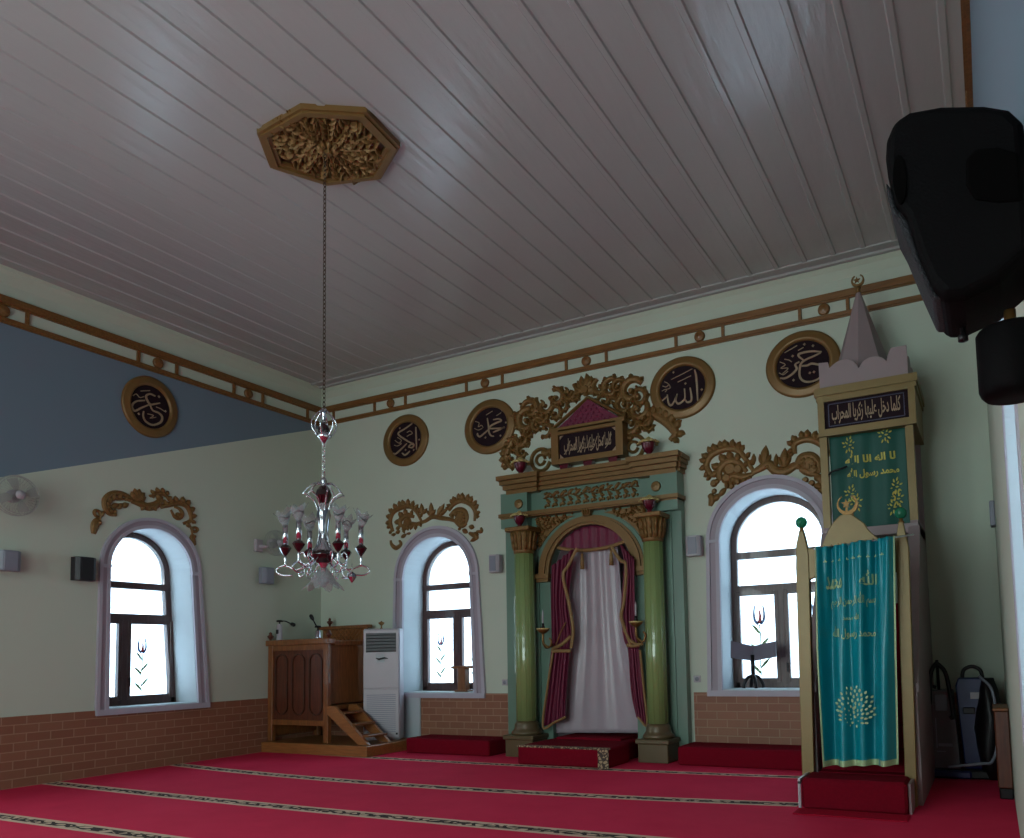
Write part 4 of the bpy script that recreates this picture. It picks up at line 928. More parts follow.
# ------------------------------------------------------------------ small wall fittings
def wall_speaker(T, u, v, w, h, d, m, label, cat='speaker'):
    r = thing('wall_speaker', tuple(T @ Vector((u, v - h / 2, 0))), label, cat, 'small speakers on the walls')
    mb = MB(T); mb.box(u - .03, u + .03, v - .04, v + .04, 0, .05); mb.build('bracket', 'iron', r)
    mb = MB(T); P = [(-w / 2, .05), (-w / 2 * .96, .05 + d * .7), (-w / 2 * .6, .05 + d), (w / 2 * .6, .05 + d), (w / 2 * .96, .05 + d * .7), (w / 2, .05)]
    mb.T = T @ Matrix(((1, 0, 0, u), (0, 0, 1, v), (0, 1, 0, 0), (0, 0, 0, 1))); mb.prism(P, -h / 2, h / 2); mb.build('case', m, r, bevel=.008)
    mb = MB(T); mb.bevbox(u - w * .28, u + w * .28, v - h * .42, v + h * .42, .05 + d, .06 + d, .004); mb.build('grille', 'grille' if m == 'dark_pl' else 'grey_pl', r)
wall_speaker(FL, -4.03, 2.64, .27, .30, .13, 'dark_pl', 'black speaker on the left wall just left of the arched window')
wall_speaker(FL, -4.90, 2.66, .26, .24, .14, 'grey_pl', 'pale grey speaker at the left edge of the photo below the fan')
wall_speaker(FL, -1.22, 2.78, .24, .26, .12, 'grey_pl', 'pale grey speaker on the left wall below the fan near the corner')
wall_speaker(FB, -6.62, 2.81, .20, .27, .12, 'white', 'white speaker on the back wall between window and left green column')
wall_speaker(FB, -3.45, 2.81, .22, .27, .12, 'white', 'white speaker on the back wall right of the mihrab')
def fan(T, u, v, R_, label, arm):
    r = thing('wall_fan', tuple(T @ Vector((u, v - R_, 0))), label, 'fan', 'wall fans on the left wall')
    mb = MB(T); mb.bevbox(u + arm - .07, u + arm + .07, v - .14, v + .06, 0, .06, .01); mb.tube([T.inverted() @ (T @ Vector((u + arm, v - .05, .05))), (u + arm * .5, v - .06, .12), (u, v, .16)], .025, 8); mb.build('arm', 'white', r)
    mb = MB(T @ Matrix.Translation((u, v, .0))); mb.lathe([(.0001, .12), (.07, .13), (.08, .2), (.06, .24), (.0001, .24)], n=18); mb.build('motor', 'white', r)
    mb = MB(T @ Matrix.Translation((u, v, .28)))
    for z, q in ((0, 1), (-.05, 1), (.03, .93)): mb.tube([(R_ * q * math.cos(2 * PI * k / 40), R_ * q * math.sin(2 * PI * k / 40), z) for k in range(41)], .005, 5)
    for k in range(36):
        a = 2 * PI * k / 36; mb.tube([(.05 * math.cos(a), .05 * math.sin(a), .06), (R_ * .7 * math.cos(a), R_ * .7 * math.sin(a), .055), (R_ * math.cos(a), R_ * math.sin(a), 0), (R_ * .6 * math.cos(a), R_ * .6 * math.sin(a), -.06)], .0022, 3)
    mb.build('cage', 'fanwire', r)
    mb = MB(T @ Matrix.Translation((u, v, .30)))
    for k in range(4):
        a = 2 * PI * k / 4 + .3; P = [(.04 * math.cos(a), .04 * math.sin(a)), (R_ * .55 * math.cos(a - .35), R_ * .55 * math.sin(a - .35)), (R_ * .88 * math.cos(a - .2), R_ * .88 * math.sin(a - .2)), (R_ * .9 * math.cos(a + .35), R_ * .9 * math.sin(a + .35)), (R_ * .45 * math.cos(a + .4), R_ * .45 * math.sin(a + .4))]
        mb.prism(P, 0, .006)
    mb.build('blade', 'fanwire', r)
    mb = MB(T @ Matrix.Translation((u, v, .34))); mb.lathe([(.055, 0), (.05, .02), (.0001, .03)], n=20); mb.build('hub_badge', 'white', r)
fan(FL, -4.90, 3.42, .235, 'wall fan with round wire cage at the left edge below the blue paint', -.22)
fan(FL, -1.18, 3.30, .20, 'wall fan on the left wall partly behind the chandelier', -.15)
for (u, v, lab) in ((-6.54, 1.02, 'white socket above the brick left of the mihrab'), (-3.50, 1.05, 'white socket above the brick right of the mihrab')):
    r = thing('wall_socket', (u, -.01, v - .05), lab, 'socket', 'sockets above the brick'); mb = MB(FB); mb.bevbox(u - .05, u + .05, v - .045, v + .045, 0, .015, .005); mb.build('plate', 'white', r)
    mb = MB(FB @ Matrix.Translation((u, v, .015))); mb.lathe([(.03, 0), (.026, .003), (.0001, .003)], n=14); mb.build('cup', 'grey_pl', r)

# objects on the window sills
ls = thing('book_stand', (-2.93, .2, .91), 'black iron book stand with slate grey folding rest on the sill near the minbar', 'book stand')
bxc, bz = -2.93, 0
Yb = .12
cxs = onb(752, 645, Yb)[0]; zmid = onb(752, 645, Yb)[1]
def quad(mb, pts, th=.012):
    v = [Vector(p) for p in pts]; nrm = (v[1] - v[0]).cross(v[2] - v[0]).normalized() * th; mb.add([tuple(q) for q in v] + [tuple(q + nrm) for q in v], [(0, 1, 2, 3), (4, 7, 6, 5), (0, 4, 5, 1), (1, 5, 6, 2), (2, 6, 7, 3), (3, 7, 4, 0)])
zt, zbm = onb(752, 646, Yb)[1], onb(752, 661, Yb)[1]
for (px0, py0, py1, dy) in ((730, 641, 658, -.16), (775, 641, 657, -.16)):
    xx, z1_ = onb(px0, py0, Yb + dy); z2_ = onb(px0, py1, Yb + dy)[1]
    mb = MB(); quad(mb, [(cxs, Yb, zbm), (cxs, Yb + .03, zt), (xx, Yb + dy + .03, z1_), (xx, Yb + dy, z2_)]); mb.build('book_rest', 'slate', ls)
mb = MB(); mb.tube([(cxs, Yb, zbm + .08), (cxs, Yb, 1.06)], .028, 8); mb.lathe([(.03, 1.05), (.04, 1.08), (.02, 1.12)], (cxs, Yb, 0), 12)
for a in (0, PI / 2, PI, 3 * PI / 2):
    c_, s_ = math.cos(a + .5), math.sin(a + .5); mb.tube(smooth_path([(cxs, Yb, 1.08), (cxs + .07 * c_, Yb + .07 * s_, 1.06), (cxs + .12 * c_, Yb + .12 * s_, .98), (cxs + .13 * c_, Yb + .12 * s_, .925)], 5), .023, 7)
mb.build('stand', 'iron', ls)
tz = thing('small_table_stand', (-7.3, .2, .87), 'small brown wooden T-shaped stand on the sill beside the air conditioner', 'stand')
mb = MB(); mb.bevbox(-7.63, -7.15, .10, .30, 1.235, 1.275, .005); mb.build('top', 'wood', tz)
mb = MB(); mb.bevbox(-7.53, -7.38, .14, .26, .875, 1.235, .006); mb.bevbox(-7.58, -7.33, .12, .28, .872, .90, .006); mb.build('post', 'wood', tz)

# ------------------------------------------------------------------ minbar
mn = thing('minbar', (-1.1, -1.3, 0), 'tall gold and pink minbar with spire and gate at the right of the back wall', 'minbar')
GY = -2.38
# gate posts with tapered tips
for (xa, xb) in ((-1.625, -1.50), (-.725, -.615)):
    c = (xa + xb) / 2; mb = MB(frame_back(GY)); mb.prism([(xa - .03, .0), (xb - .045, 0), (xb, 2.30), (xb - .02, 2.42), (c + .02, 2.53), (c - .02, 2.53), (xa + .01, 2.40), (xa, 2.2)], -.09, .0)
    post = mb.build('gate_post', 'goldy', mn, bevel=.006)
    mb = MB(); mb.lathe([(.02, 2.52), (.03, 2.535), (.015, 2.55), (.02, 2.57), (.0001, 2.58)], (c, GY + .04, 0), 12); mb.build('collar', 'brass', post)
    mb = MB(); mb.lathe([(.0001, 2.565)] + [(.055 * math.sin(PI * k / 10), 2.62 - .055 * math.cos(PI * k / 10)) for k in range(1, 10)] + [(.0001, 2.675)], (c, GY + .04, 0), 20); mb.build('glass_ball', 'ball', post)
g = lambda zx, zy: onb(780 + zx / 6.44, 490 + zy / 6.44, GY)
poly = [g(150, 375), g(262, 372), g(305, 262), g(345, 200), g(385, 160), g(460, 155), g(505, 185), g(545, 215), g(560, 245), g(590, 275), g(640, 318), g(755, 300)]
poly += [(-.70, 2.05), (-.80, 2.14), (-.95, 2.26), (-1.1, 2.30), (-1.26, 2.26), (-1.37, 2.16)] + [g(228, 560), g(175, 582)]
mb = MB(frame_back(GY)); mb.prism(poly, -.07, -.01); mb.build('gate_crest', 'goldy', mn, bevel=.008)
# crescent and star
cc = (g(430, 90)[0], g(430, 90)[1]); mb = MB(frame_back(GY) @ Matrix.Translation((cc[0], cc[1], -.04)))
ro, ri = .096, .074; A = [math.radians(a) for a in range(120, 421, 10)]
mb.band([(ri * math.cos(a) - .006, ri * math.sin(a) + .012) for a in A], [(ro * math.cos(a), ro * math.sin(a)) for a in A], -.012, .012)
mb.box(-.05, .05, -.125, -.09, -.015, .015)
stp = [((.048 if k % 2 == 0 else .02) * math.cos(PI / 2 + k * PI / 5) - .012, (.048 if k % 2 == 0 else .02) * math.sin(PI / 2 + k * PI / 5) + .01) for k in range(10)]; mb.prism(stp, -.008, .008)
mb.box(-.02, .0, -.08, -.02, -.006, .006)
mb.build('crescent', 'brass', mn)
# flight of stairs and flanks
NS = 9; mb = MB()
for k in range(NS):
    y0 = GY + .02 + k * .16; z1 = .27 + k * .20; mb.box(-1.50, -.72, y0, y0 + .17 if k < NS - 1 else -.02, 0 if k == 0 else z1 - .25, z1)
mb.build('stairs', 'carpet_dark', mn, smooth=False)
for (xa, xb) in ((-1.60, -1.52), (-.70, -.62)):
    T_ = Matrix(((0, 0, 1, 0), (1, 0, 0, 0), (0, 1, 0, 0), (0, 0, 0, 1))); mb = MB(T_)
    mb.prism([(GY + .09, 0), (-.02, 0), (-.02, 2.75), (-1.0, 2.75), (-1.05, 2.6), (GY + .09, 1.0)], xa, xb); mb.build('side_panel', 'pink', mn)
    mb = MB(T_); mb.prism([(-1.0, 2.72), (-.9, 2.72), (-.9, 3.78), (-1.0, 3.78)], xa, xb); mb.build('canopy_post', 'goldy', mn)
    mb = MB(T_); mb.prism([(-.06, 2.72), (-.02, 2.72), (-.02, 3.78), (-.06, 3.78)], xa, xb); mb.build('canopy_post', 'pink', mn)
    mb = MB(T_); mb.prism([(GY + .09, 1.0), (-1.05, 2.6), (-1.05, 2.68), (GY + .09, 1.08)], xa - .015, xb + .015); mb.build('handrail', 'pink', mn)
mb = MB(); mb.box(-1.6, -.62, -1.02, -.02, 2.62, 2.72); mb.build('landing', 'pink', mn)
# canopy box with inscription
kx0, kx1 = -1.60, -.58
mb = MB(FB @ Matrix.Translation((0, 0, 0))); mb.box(kx0, kx1, 3.78, 4.26, .02, 1.0); mb.box(kx0 - .03, kx1 + .03, 4.24, 4.33, .0, 1.05); mb.box(kx0 - .015, kx1 + .015, 4.19, 4.24, .0, 1.025)
for q in ((kx0, kx1, 3.78, 3.86), (kx0, kx0 + .07, 3.78, 4.2), (kx1 - .07, kx1, 3.78, 4.2), (kx0, kx1, 4.17, 4.24)): mb.box(*q, .99, 1.03 + (.003 if q[1] - q[0] < .2 else 0))
can = mb.build('canopy', 'goldy', mn, smooth=False)
mb = MB(frame_back(-1.0)); mb.box(kx0 + .07, kx1 - .07, 3.86, 4.17, .0, .008); mb.build('sign_panel', 'black', can)
mb = MB(frame_back(-1.0)); 
for q in ((kx0 + .11, kx1 - .11, 3.885, 3.895), (kx0 + .11, kx1 - .11, 4.135, 4.145), (kx0 + .11, kx0 + .12, 3.885, 4.145), (kx1 - .12, kx1 - .11, 3.885, 4.145)): mb.box(*q, .008, .012)
mb.build('sign_border', 'purple', can)
mb = MB(frame_back(-1.0)); put_text(mb, 'كلما دخل عليها زكريا المحراب', lambda a, b: (kx0 + .15 + a * (kx1 - kx0 - .30), 3.905 + b * .215, .012)); mb.build('lettering', 'ink', can)
# scalloped parapet
def scallop(u0, u1, n, z0, zv, zh):
    P = [(u0, z0), (u1, z0)]; w = (u1 - u0) / n
    for k in range(n - 1, -1, -1):
        a, b_ = u0 + k * w, u0 + (k + 1) * w
        for j in range(9):
            t = j / 8; P.append((b_ - (b_ - a) * t, zv + (zh - zv) * math.sin(PI * min(1, max(0, t))) ** .5))
    return P
mb = MB(FB)
w_ = .93 / 3
P = [(kx0 + .03, 4.33), (kx1 - .06, 4.33), (kx1 - .06, 4.66), (kx1 - .22, 4.66), (kx1 - .25, 4.60)]
def lobe(a, b_, zv, zh): return [(a + (b_ - a) * j / 8, zv + (zh - zv) * math.sin(PI * j / 8) ** .6) for j in range(9)]
P += lobe(kx1 - .27, -1.13, 4.52, 4.60)[:-1] + [(-1.14, 4.50)] + lobe(-1.16, -1.45, 4.54, 4.63)[:-1] + [(-1.455, 4.56), (-1.47, 4.63), (kx0 + .03, 4.64)]
mb.prism(P, .96, 1.0)
T_ = Matrix(((0, 0, 1, 0), (1, 0, 0, 0), (0, 1, 0, 0), (0, 0, 0, 1)))
for x in (kx0 + .03, kx1 - .10): mb.T = T_; mb.prism([(-.958, 4.33), (-.02, 4.33), (-.02, 4.64)] + lobe(-.1, -.5, 4.54, 4.62) + lobe(-.5, -.9, 4.54, 4.62) + [(-.958, 4.64)], x + .001, x + .039)
mb.build('scalloped_parapet', 'pink', mn)
# spire
sx, sy = -1.16, -.55; stz = onb(856, 292, sy)[1]; sbz = 4.33
mb = MB(); mb.lathe([(.40, sbz), (.40, sbz + .02), (.31, 4.62), (.02, stz), (.0001, stz)], (sx, sy, 0), 8, smooth=False); mb.build('spire', 'pink', mn)
mb = MB(); mb.lathe([(.03, stz - .02), (.02, stz + .02), (.035, stz + .04), (.015, stz + .06)], (sx, sy, 0), 12); mb.T = frame_back(sy) @ Matrix.Translation((sx, stz + .13, 0))
mb.band([(.055 * math.cos(a) , .055 * math.sin(a) + .012) for a in A], [(.075 * math.cos(a), .075 * math.sin(a)) for a in A], -.012, .012); mb.prism([(p[0] * .9, p[1] * .9) for p in stp], -.008, .008); mb.build('crescent', 'brass', mn)
# entrance step with carpet
es = thing('carpeted_step', (-1.15, -2.7, 0), 'high red carpeted step at the foot of the minbar gate', 'step', 'red carpeted steps along the back wall')
mb = MB(); mb.bevbox(-1.575, -.70, -2.79, GY + -.005, 0, .27, .025); mb.build('block', 'carpet_dark', es)
mb = MB(); mb.box(-1.60, -1.578, -2.80, GY - .02, .22, .265); mb.box(-1.60, -1.578, -2.80, -2.775, 0, .24); mb.build('metal_edge', 'white', es)
mb = MB(); mb.box(-.697, -.675, -2.72, GY - .02, 0.0, .25); mb.build('metal_edge', 'pink', es)
mb = MB(); mb.bevbox(-1.60, -.68, -3.05, -2.80, 0.0, .012, .004); mb.build('carpet_mat', 'carpet', label='flat strip of lighter red carpet on the floor before the minbar step', cat='carpet')

# gate curtain on a rod
gc = thing('gate_curtain', (-1.1, -2.5, .3), 'shiny turquoise embroidered curtain hanging across the minbar gate', 'curtain')
CYc = GY - .07
LT, RT = onb(818, 549, CYc), onb(896, 537, CYc); LBm, RB = onb(826, 765, CYc), onb(899, 764, CYc); LBm2 = onb(820, 650, CYc); RT2 = onb(897, 650, CYc)
def cur_at(s_, t):
    a = Vector(LT).lerp(Vector(LBm2), t / .5) if t < .5 else Vector(LBm2).lerp(Vector(LBm), (t - .5) / .5)
    b_ = Vector(RT).lerp(Vector(RT2), t / .5) if t < .5 else Vector(RT2).lerp(Vector(RB), (t - .5) / .5)
    p = a.lerp(b_, s_); k = max(0, 1 - t * 1.6); ph = 2 * PI * s_
    y = -.018 * (.5 + .9 * k) * math.sin(ph * 9 + .3) * (k * .9 + .15) - .055 * math.sin(ph * 3.6 + .8 + .8 * t) * (1 - k * .5) - .03 * math.sin(ph * 2.1 + 2 * t + 1)
    return Vector((p.x, CYc - .075 + y, p.y))
def cloth(fn, nc=110, nr=60, T=(0, 1)):
    vs = [fn(c / nc, T[0] + (T[1] - T[0]) * r / nr) for r in range(nr + 1) for c in range(nc + 1)]; m_ = nc + 1
    return vs, [(j * m_ + i, j * m_ + i + 1, (j + 1) * m_ + i + 1, (j + 1) * m_ + i) for j in range(nr) for i in range(nc)]
mb = MB(); vs, fs = cloth(cur_at); mb.add(vs, fs, True); cl = mb.build('cloth', 'turq', gc, solid=.004)
mb = MB(); off = Vector((0, -.011, 0))
for s0, s1, t0, t1 in ((0, .02, 0, 1), (.975, 1, 0, 1), (0, 1, .975, 1)):
    vs = [cur_at(s0 + (s1 - s0) * c / (60 if s1 - s0 > .5 else 3), t0 + (t1 - t0) * r / (60 if t1 - t0 > .5 else 3)) + off for r in range((60 if t1 - t0 > .5 else 3) + 1) for c in range((60 if s1 - s0 > .5 else 3) + 1)]
    nc = 60 if s1 - s0 > .5 else 3; nr = 60 if t1 - t0 > .5 else 3; m_ = nc + 1
    mb.add(vs, [(j * m_ + i, j * m_ + i + 1, (j + 1) * m_ + i + 1, (j + 1) * m_ + i) for j in range(nr) for i in range(nc)])
mb.build('trim', 'embro_pale', cl)
mb = MB()
def on_cl(u0, u1, v0, v1, off=.015):  # u across, v = fraction down the cloth
    return lambda a, b: tuple(cur_at(u0 + (u1 - u0) * a, v1 + (v0 - v1) * b) + Vector((0, -off, 0)))
put_text(mb, 'الله', on_cl(.56, .76, .135, .205)); put_text(mb, 'محمد', on_cl(.12, .33, .145, .21))
put_text(mb, 'بسم الله الرحمن الرحيم', on_cl(.17, .74, .235, .305)); put_text(mb, 'الله محمد', on_cl(.34, .55, .33, .36), .03)
put_text(mb, 'محمد رسول الله', on_cl(.18, .74, .385, .45))
for i in range(9):
    s_ = .12 + i * .09; c_ = cur_at(s_, .075); mb.T = Matrix.Translation((c_.x, c_.y - .012, c_.z)) @ Matrix(((1, 0, 0, 0), (0, 0, -1, 0), (0, 1, 0, 0), (0, 0, 0, 1)))
    for a in (0, 1, 2): mb.leaf((0, 0), (.02 * math.cos(a * 1.57), .02 * math.sin(a * 1.57)), .010, .003)
mb.T = Matrix.Identity(4); mb.build('embroidered_lettering', 'embro_pale', cl); mb = MB()
# bouquet
for k in range(64):
    a = k * 2.39996; rr = math.sqrt(k / 64); s_ = .46 + .235 * rr * math.cos(a); t_ = .755 + .085 * rr * math.sin(a) * (1.1 if math.sin(a) < 0 else .9)
    c_ = cur_at(s_, t_); mb.T = Matrix.Translation((c_.x, c_.y - .013, c_.z)) @ Matrix(((1, 0, 0, 0), (0, 0, -1, 0), (0, 1, 0, 0), (0, 0, 0, 1)))
    d = math.atan2(-(t_ - .81), (s_ - .46) * .5); mb.leaf((0, 0), (.032 * math.cos(d), .032 * math.sin(d)), .017, .004)
mb.T = Matrix.Identity(4)
mb.build('embroidered_bouquet', 'embro_pale', cl)
mb = MB(); a, b_ = onb(814, 549.5, CYc - .04), onb(914, 534.5, CYc - .04); mb.tube([(a[0], CYc - .04, a[1]), (b_[0], CYc - .04, b_[1])], .009, 8); mb.build('rod', 'chrome', gc)
for i in range(12):
    p = cur_at(i / 11 * .98 + .01, 0); mb = MB(); mb.tube([(p.x, CYc - .04 + .013 * math.cos(k * PI / 5), p.z + .004 + .013 * math.sin(k * PI / 5)) for k in range(11)], .003, 4); mb.build('ring', 'brass', gc)

# dark green hanging under the canopy
uc = thing('canopy_hanging', (-1.1, -.9, 2.75), 'dark green gold-embroidered hanging beneath the minbar canopy', 'curtain')
UY = -.93
def up_at(s_, t): return Vector((-1.505 + .80 * s_, UY - .012 * math.sin(s_ * 2 * PI * 3 + t) , 3.80 - 1.1 * t))
mb = MB(); vs, fs = cloth(up_at, 50, 20); mb.add(vs, fs, True); ucl = mb.build('cloth', 'dkgreen', uc, solid=.004)
mb = MB(); on_up = lambda u0, u1, v0, v1: (lambda a, b: tuple(up_at(u0 + (u1 - u0) * a, v1 + (v0 - v1) * b) + Vector((0, -.012, 0))))
put_text(mb, 'لا اله الا الله', on_up(.20, .86, .21, .32), .035); put_text(mb, 'محمد رسول الله', on_up(.22, .90, .36, .48), .035)
mb.build('embroidered_lettering', 'embro', ucl); mb = MB()
for (s_, t_) in ((.26, .12), (.74, .07), (.26, .62), (.32, .72), (.84, .60), (.85, .72), (.8, .8)):
    c_ = up_at(s_, t_); mb.T = Matrix.Translation((c_.x, c_.y - .01, c_.z)) @ Matrix(((1, 0, 0, 0), (0, 0, -1, 0), (0, 1, 0, 0), (0, 0, 0, 1)))
    for k in range(12):
        a = k * 2.4; rr = .055 * math.sqrt(k / 12); mb.leaf((rr * math.cos(a), rr * math.sin(a) * 1.3), ((rr + .035) * math.cos(a), (rr + .035) * math.sin(a) * 1.3), .016, .004)
mb.build('embroidered_sprigs', 'embro', ucl)
mb = MB(); p0 = onb(829, 475, -1.03); mb.tube(smooth_path([(p0[0], -1.03, p0[1]), (p0[0] + .04, -1.05, p0[1] + .03), (p0[0] + .14, -1.05, p0[1] + .05), (p0[0] + .2, -1.04, p0[1] + .07)], 4), .012, 6); mb.build('iron_hook', 'iron', label='short black hook on the left post of the minbar canopy', cat='hook')

# ------------------------------------------------------------------ ceiling rose and chandelier
hp = [(-5.63, -5.25), (-5.04, -5.29), (-4.58, -4.98), (-4.64, -4.48), (-5.13, -4.20), (-5.67, -4.38), (-5.93, -4.85)]
cr = thing('ceiling_rose', (-5.24, -4.78, HC), 'gold many-sided carved wooden rose on the ceiling above the chandelier', 'ceiling rose')
TC = Matrix(((1, 0, 0, 0), (0, 1, 0, 0), (0, 0, -1, HC), (0, 0, 0, 1)))       # h points down
hc = Vector((-5.24, -4.78)); sc_h = lambda k: [tuple(hc + (Vector(p) - hc) * k) for p in hp]
mb = MB(TC); mb.band(sc_h(.80), sc_h(1.0), 0, .05, True); mb.band(sc_h(.86), sc_h(.95), .05, .07, True); mb.build('frame', 'gold_flat', cr, smooth=False)
mb = MB(TC); mb.prism(sc_h(.82), 0, .012); mb.build('backing', 'wood_deep', cr, smooth=False)
mb = MB(TC)
for k in range(14):
    a = 2 * PI * k / 14 + .1; R_ = .50 if k % 2 == 0 else .44; tx = lambda r, b: (hc.x + r * math.cos(a + b), hc.y + r * math.sin(a + b))
    mb.ridge([tx(.06, 0), tx(R_ * .5, .05), tx(R_, -.02)], .022, .045, .012)
    for j in range(5):
        r0 = .12 + j * .075
        for sg in (-1, 1): mb.leaf(tx(r0, 0), tx(r0 + .10, sg * .20), .038, .055, .15 * sg, .012)
random.seed(5)
for k in range(120):
    a = random.uniform(0, 6.28); q = random.uniform(.10, .44); b_ = a + random.uniform(-.5, .5); L_ = random.uniform(.07, .13)
    mb.leaf((hc.x + q * math.cos(a), hc.y + q * math.sin(a)), (hc.x + q * math.cos(a) + L_ * math.cos(b_), hc.y + q * math.sin(a) + L_ * math.sin(b_)), .032, random.uniform(.05, .075), random.choice((-.35, .35)), .012)
for k in range(9): a = 2 * PI * k / 9; mb.leaf((hc.x + .02 * math.cos(a), hc.y + .02 * math.sin(a)), (hc.x + .13 * math.cos(a), hc.y + .13 * math.sin(a)), .06, .08, 0, .012)
mb.disc((hc.x, hc.y), .05, .09, .012); mb.build('carving', 'gold', cr)

HX, HY = -5.262, -4.80
ch = thing('chandelier', (HX, HY, 2.05), 'chrome and maroon glass chandelier hanging on a long chain from the ceiling rose', 'chandelier')
mb = MB(); z = HC - .08; k = 0
def link(mb, z, k, L_=.052, w=.013, r=.0045):
    pts = []
    for i in range(13):
        a = 2 * PI * i / 12; u = w * math.cos(a); v = L_ * .5 * math.sin(a)
        pts.append((HX + (u if k % 2 else 0), HY + (0 if k % 2 else u), z + v))
    mb.tube(pts, r, 4)
while z > 3.67: link(mb, z, k); z -= .040; k += 1
mb.build('chain', 'chain', ch)
mb = MB(); z = 3.36; k = 0
while z > 3.03: link(mb, z, k, .06, .014, .004); z -= .048; k += 1
mb.build('lower_chain', 'chrome', ch)
TS = Matrix.Translation((HX, HY, 0)) @ Matrix.Diagonal((.62, .62, 1, 1)) @ Matrix.Translation((-HX, -HY, 0))
mb = MB(); 
for k in range(6):
    a = k * PI / 3; mb.tube(smooth_path([(HX + .03 * math.cos(a), HY + .03 * math.sin(a), 3.66), (HX + .10 * math.cos(a), HY + .10 * math.sin(a), 3.58), (HX + .105 * math.cos(a), HY + .105 * math.sin(a), 3.50), (HX + .05 * math.cos(a), HY + .05 * math.sin(a), 3.41)], 4), .007, 6)
mb.lathe([(.02, 3.68), (.035, 3.66), (.02, 3.63), (.012, 3.5), (.06, 3.44), (.07, 3.42), (.03, 3.39), (.012, 3.36)], (HX, HY, 0), 18)
cr2 = mb.build('upper_crown', 'chrome', ch)
mb = MB(); mb.lathe([(.012, 3.56), (.05, 3.50), (.055, 3.46), (.02, 3.43)], (HX, HY, 0), 14); mb.build('maroon_bead', 'maroon_gl', cr2)
# body column and flared crown
mb = MB(); mb.lathe([(.0001, 3.05), (.02, 3.04), (.03, 3.01), (.015, 2.98), (.035, 2.95), (.03, 2.84), (.045, 2.80), (.062, 2.70), (.045, 2.60), (.04, 2.50), (.05, 2.44), (.085, 2.39), (.10, 2.36), (.10, 2.33), (.06, 2.30), (.05, 2.27), (.03, 2.24), (.02, 2.19), (.0001, 2.19)], (HX, HY, 0), 24)
body = mb.build('body', 'chrome', ch)
mb = MB(TS)
for k in range(8):
    a = k * PI / 4 + .2; c_, s_ = math.cos(a), math.sin(a)
    mb.tube(smooth_path([(HX + .04 * c_, HY + .04 * s_, 2.99), (HX + .14 * c_, HY + .14 * s_, 2.985), (HX + .24 * c_, HY + .24 * s_, 2.93), (HX + .29 * c_, HY + .29 * s_, 2.88)], 4), .007, 5)
    mb.tube(smooth_path([(HX + .29 * c_, HY + .29 * s_, 2.90), (HX + .15 * c_, HY + .14 * s_, 2.84), (HX + .075 * c_, HY + .075 * s_, 2.72), (HX + .06 * c_, HY + .06 * s_, 2.56), (HX + .10 * c_, HY + .10 * s_, 2.43), (HX + .16 * c_, HY + .16 * s_, 2.37)], 5), .011, 6, sq=.6)
mb.build('ribs', 'chrome', body)
mb = MB(); mb.lathe([(.03, 2.97), (.06, 2.93), (.072, 2.88), (.05, 2.83), (.04, 2.80)], (HX, HY, 0), 12, smooth=False); mb.build('maroon_bulb', 'maroon_gl', body)
mb = MB(); mb.lathe([(.085, 2.385), (.125, 2.36), (.125, 2.335), (.08, 2.30), (.05, 2.27)], (HX, HY, 0), 16); mb.build('maroon_ring', 'maroon_gl', body)
# arms, each an arm with cup, tube and glass shade
def arm(a):
    T = TS @ Matrix.Translation((HX, HY, 0)) @ Matrix.Rotation(a, 4, 'Z'); R_ = .52
    mb = MB(T); mb.tube(smooth_path([(.09, 0, 2.34), (.20, 0, 2.27), (.29, 0, 2.27), (.33, 0, 2.33), (.28, 0, 2.37), (.24, 0, 2.32)], 5), .010, 6)
    mb.tube(smooth_path([(.20, 0, 2.27), (.34, 0, 2.215), (.46, 0, 2.235), (R_, 0, 2.25), (.60, 0, 2.235), (.64, 0, 2.20), (.56, 0, 2.165), (.42, 0, 2.165)], 5), .009, 6)
    mb.tube(smooth_path([(.26, 0, 2.23), (.27, 0, 2.17), (.32, 0, 2.15), (.34, 0, 2.19)], 5), .008, 6)
    mb.lathe([(.012, 2.24), (.018, 2.27), (.012, 2.29), (.02, 2.31), (.016, 2.345)], (R_, 0, 0), 10); A_ = mb.build('arm', 'chrome', ch)
    mb = MB(T); mb.lathe([(.02, 2.34), (.045, 2.36), (.086, 2.405), (.075, 2.415), (.05, 2.43), (.025, 2.44)], (R_, 0, 0), 8, smooth=False); mb.build('cup', 'maroon_gl', A_)
    mb = MB(T); mb.lathe([(.036, 2.44), (.036, 2.61), (.0001, 2.61)], (R_, 0, 0), 14); mb.build('candle_tube', 'chrome', A_)
    T2 = T @ Matrix.Translation((R_, 0, 2.60)) @ Matrix.Rotation(math.radians(12), 4, 'Y'); mb = MB(T2); vs = []; n = 24
    pr = [(.030, 0), (.038, .02), (.06, .045), (.072, .075), (.085, .10), (.125, .13)]
    for j, (r, z) in enumerate(pr):
        for i in range(n):
            q = 2 * PI * i / n; rr = r * (1 + .16 * (j / 5) ** 2 * math.cos(6 * q)); vs.append((rr * math.cos(q), rr * math.sin(q), z + .022 * (j / 5) ** 2 * math.cos(6 * q)))
    mb.add(vs, [(j * n + i, j * n + (i + 1) % n, (j + 1) * n + (i + 1) % n, (j + 1) * n + i) for j in range(5) for i in range(n)], True); mb.build('glass_shade', 'shade', A_, solid=.003)
    mb = MB(T2); mb.tube([(.074 * math.cos(2 * PI * k / 16), .074 * math.sin(2 * PI * k / 16), .075 + .015 * math.sin(2 * PI * k / 8)) for k in range(17)], .006, 5); mb.build('maroon_band', 'maroon_gl', A_)
base_a = 0.4714 + math.radians(19 - 8)
for k in range(6): arm(base_a + k * PI / 3)
mb = MB(Matrix.Translation((HX, HY, 0)) @ Matrix.Diagonal((.78, .78, 1, 1)) @ Matrix.Translation((-HX, -HY, 0))); n = 36; vs = []
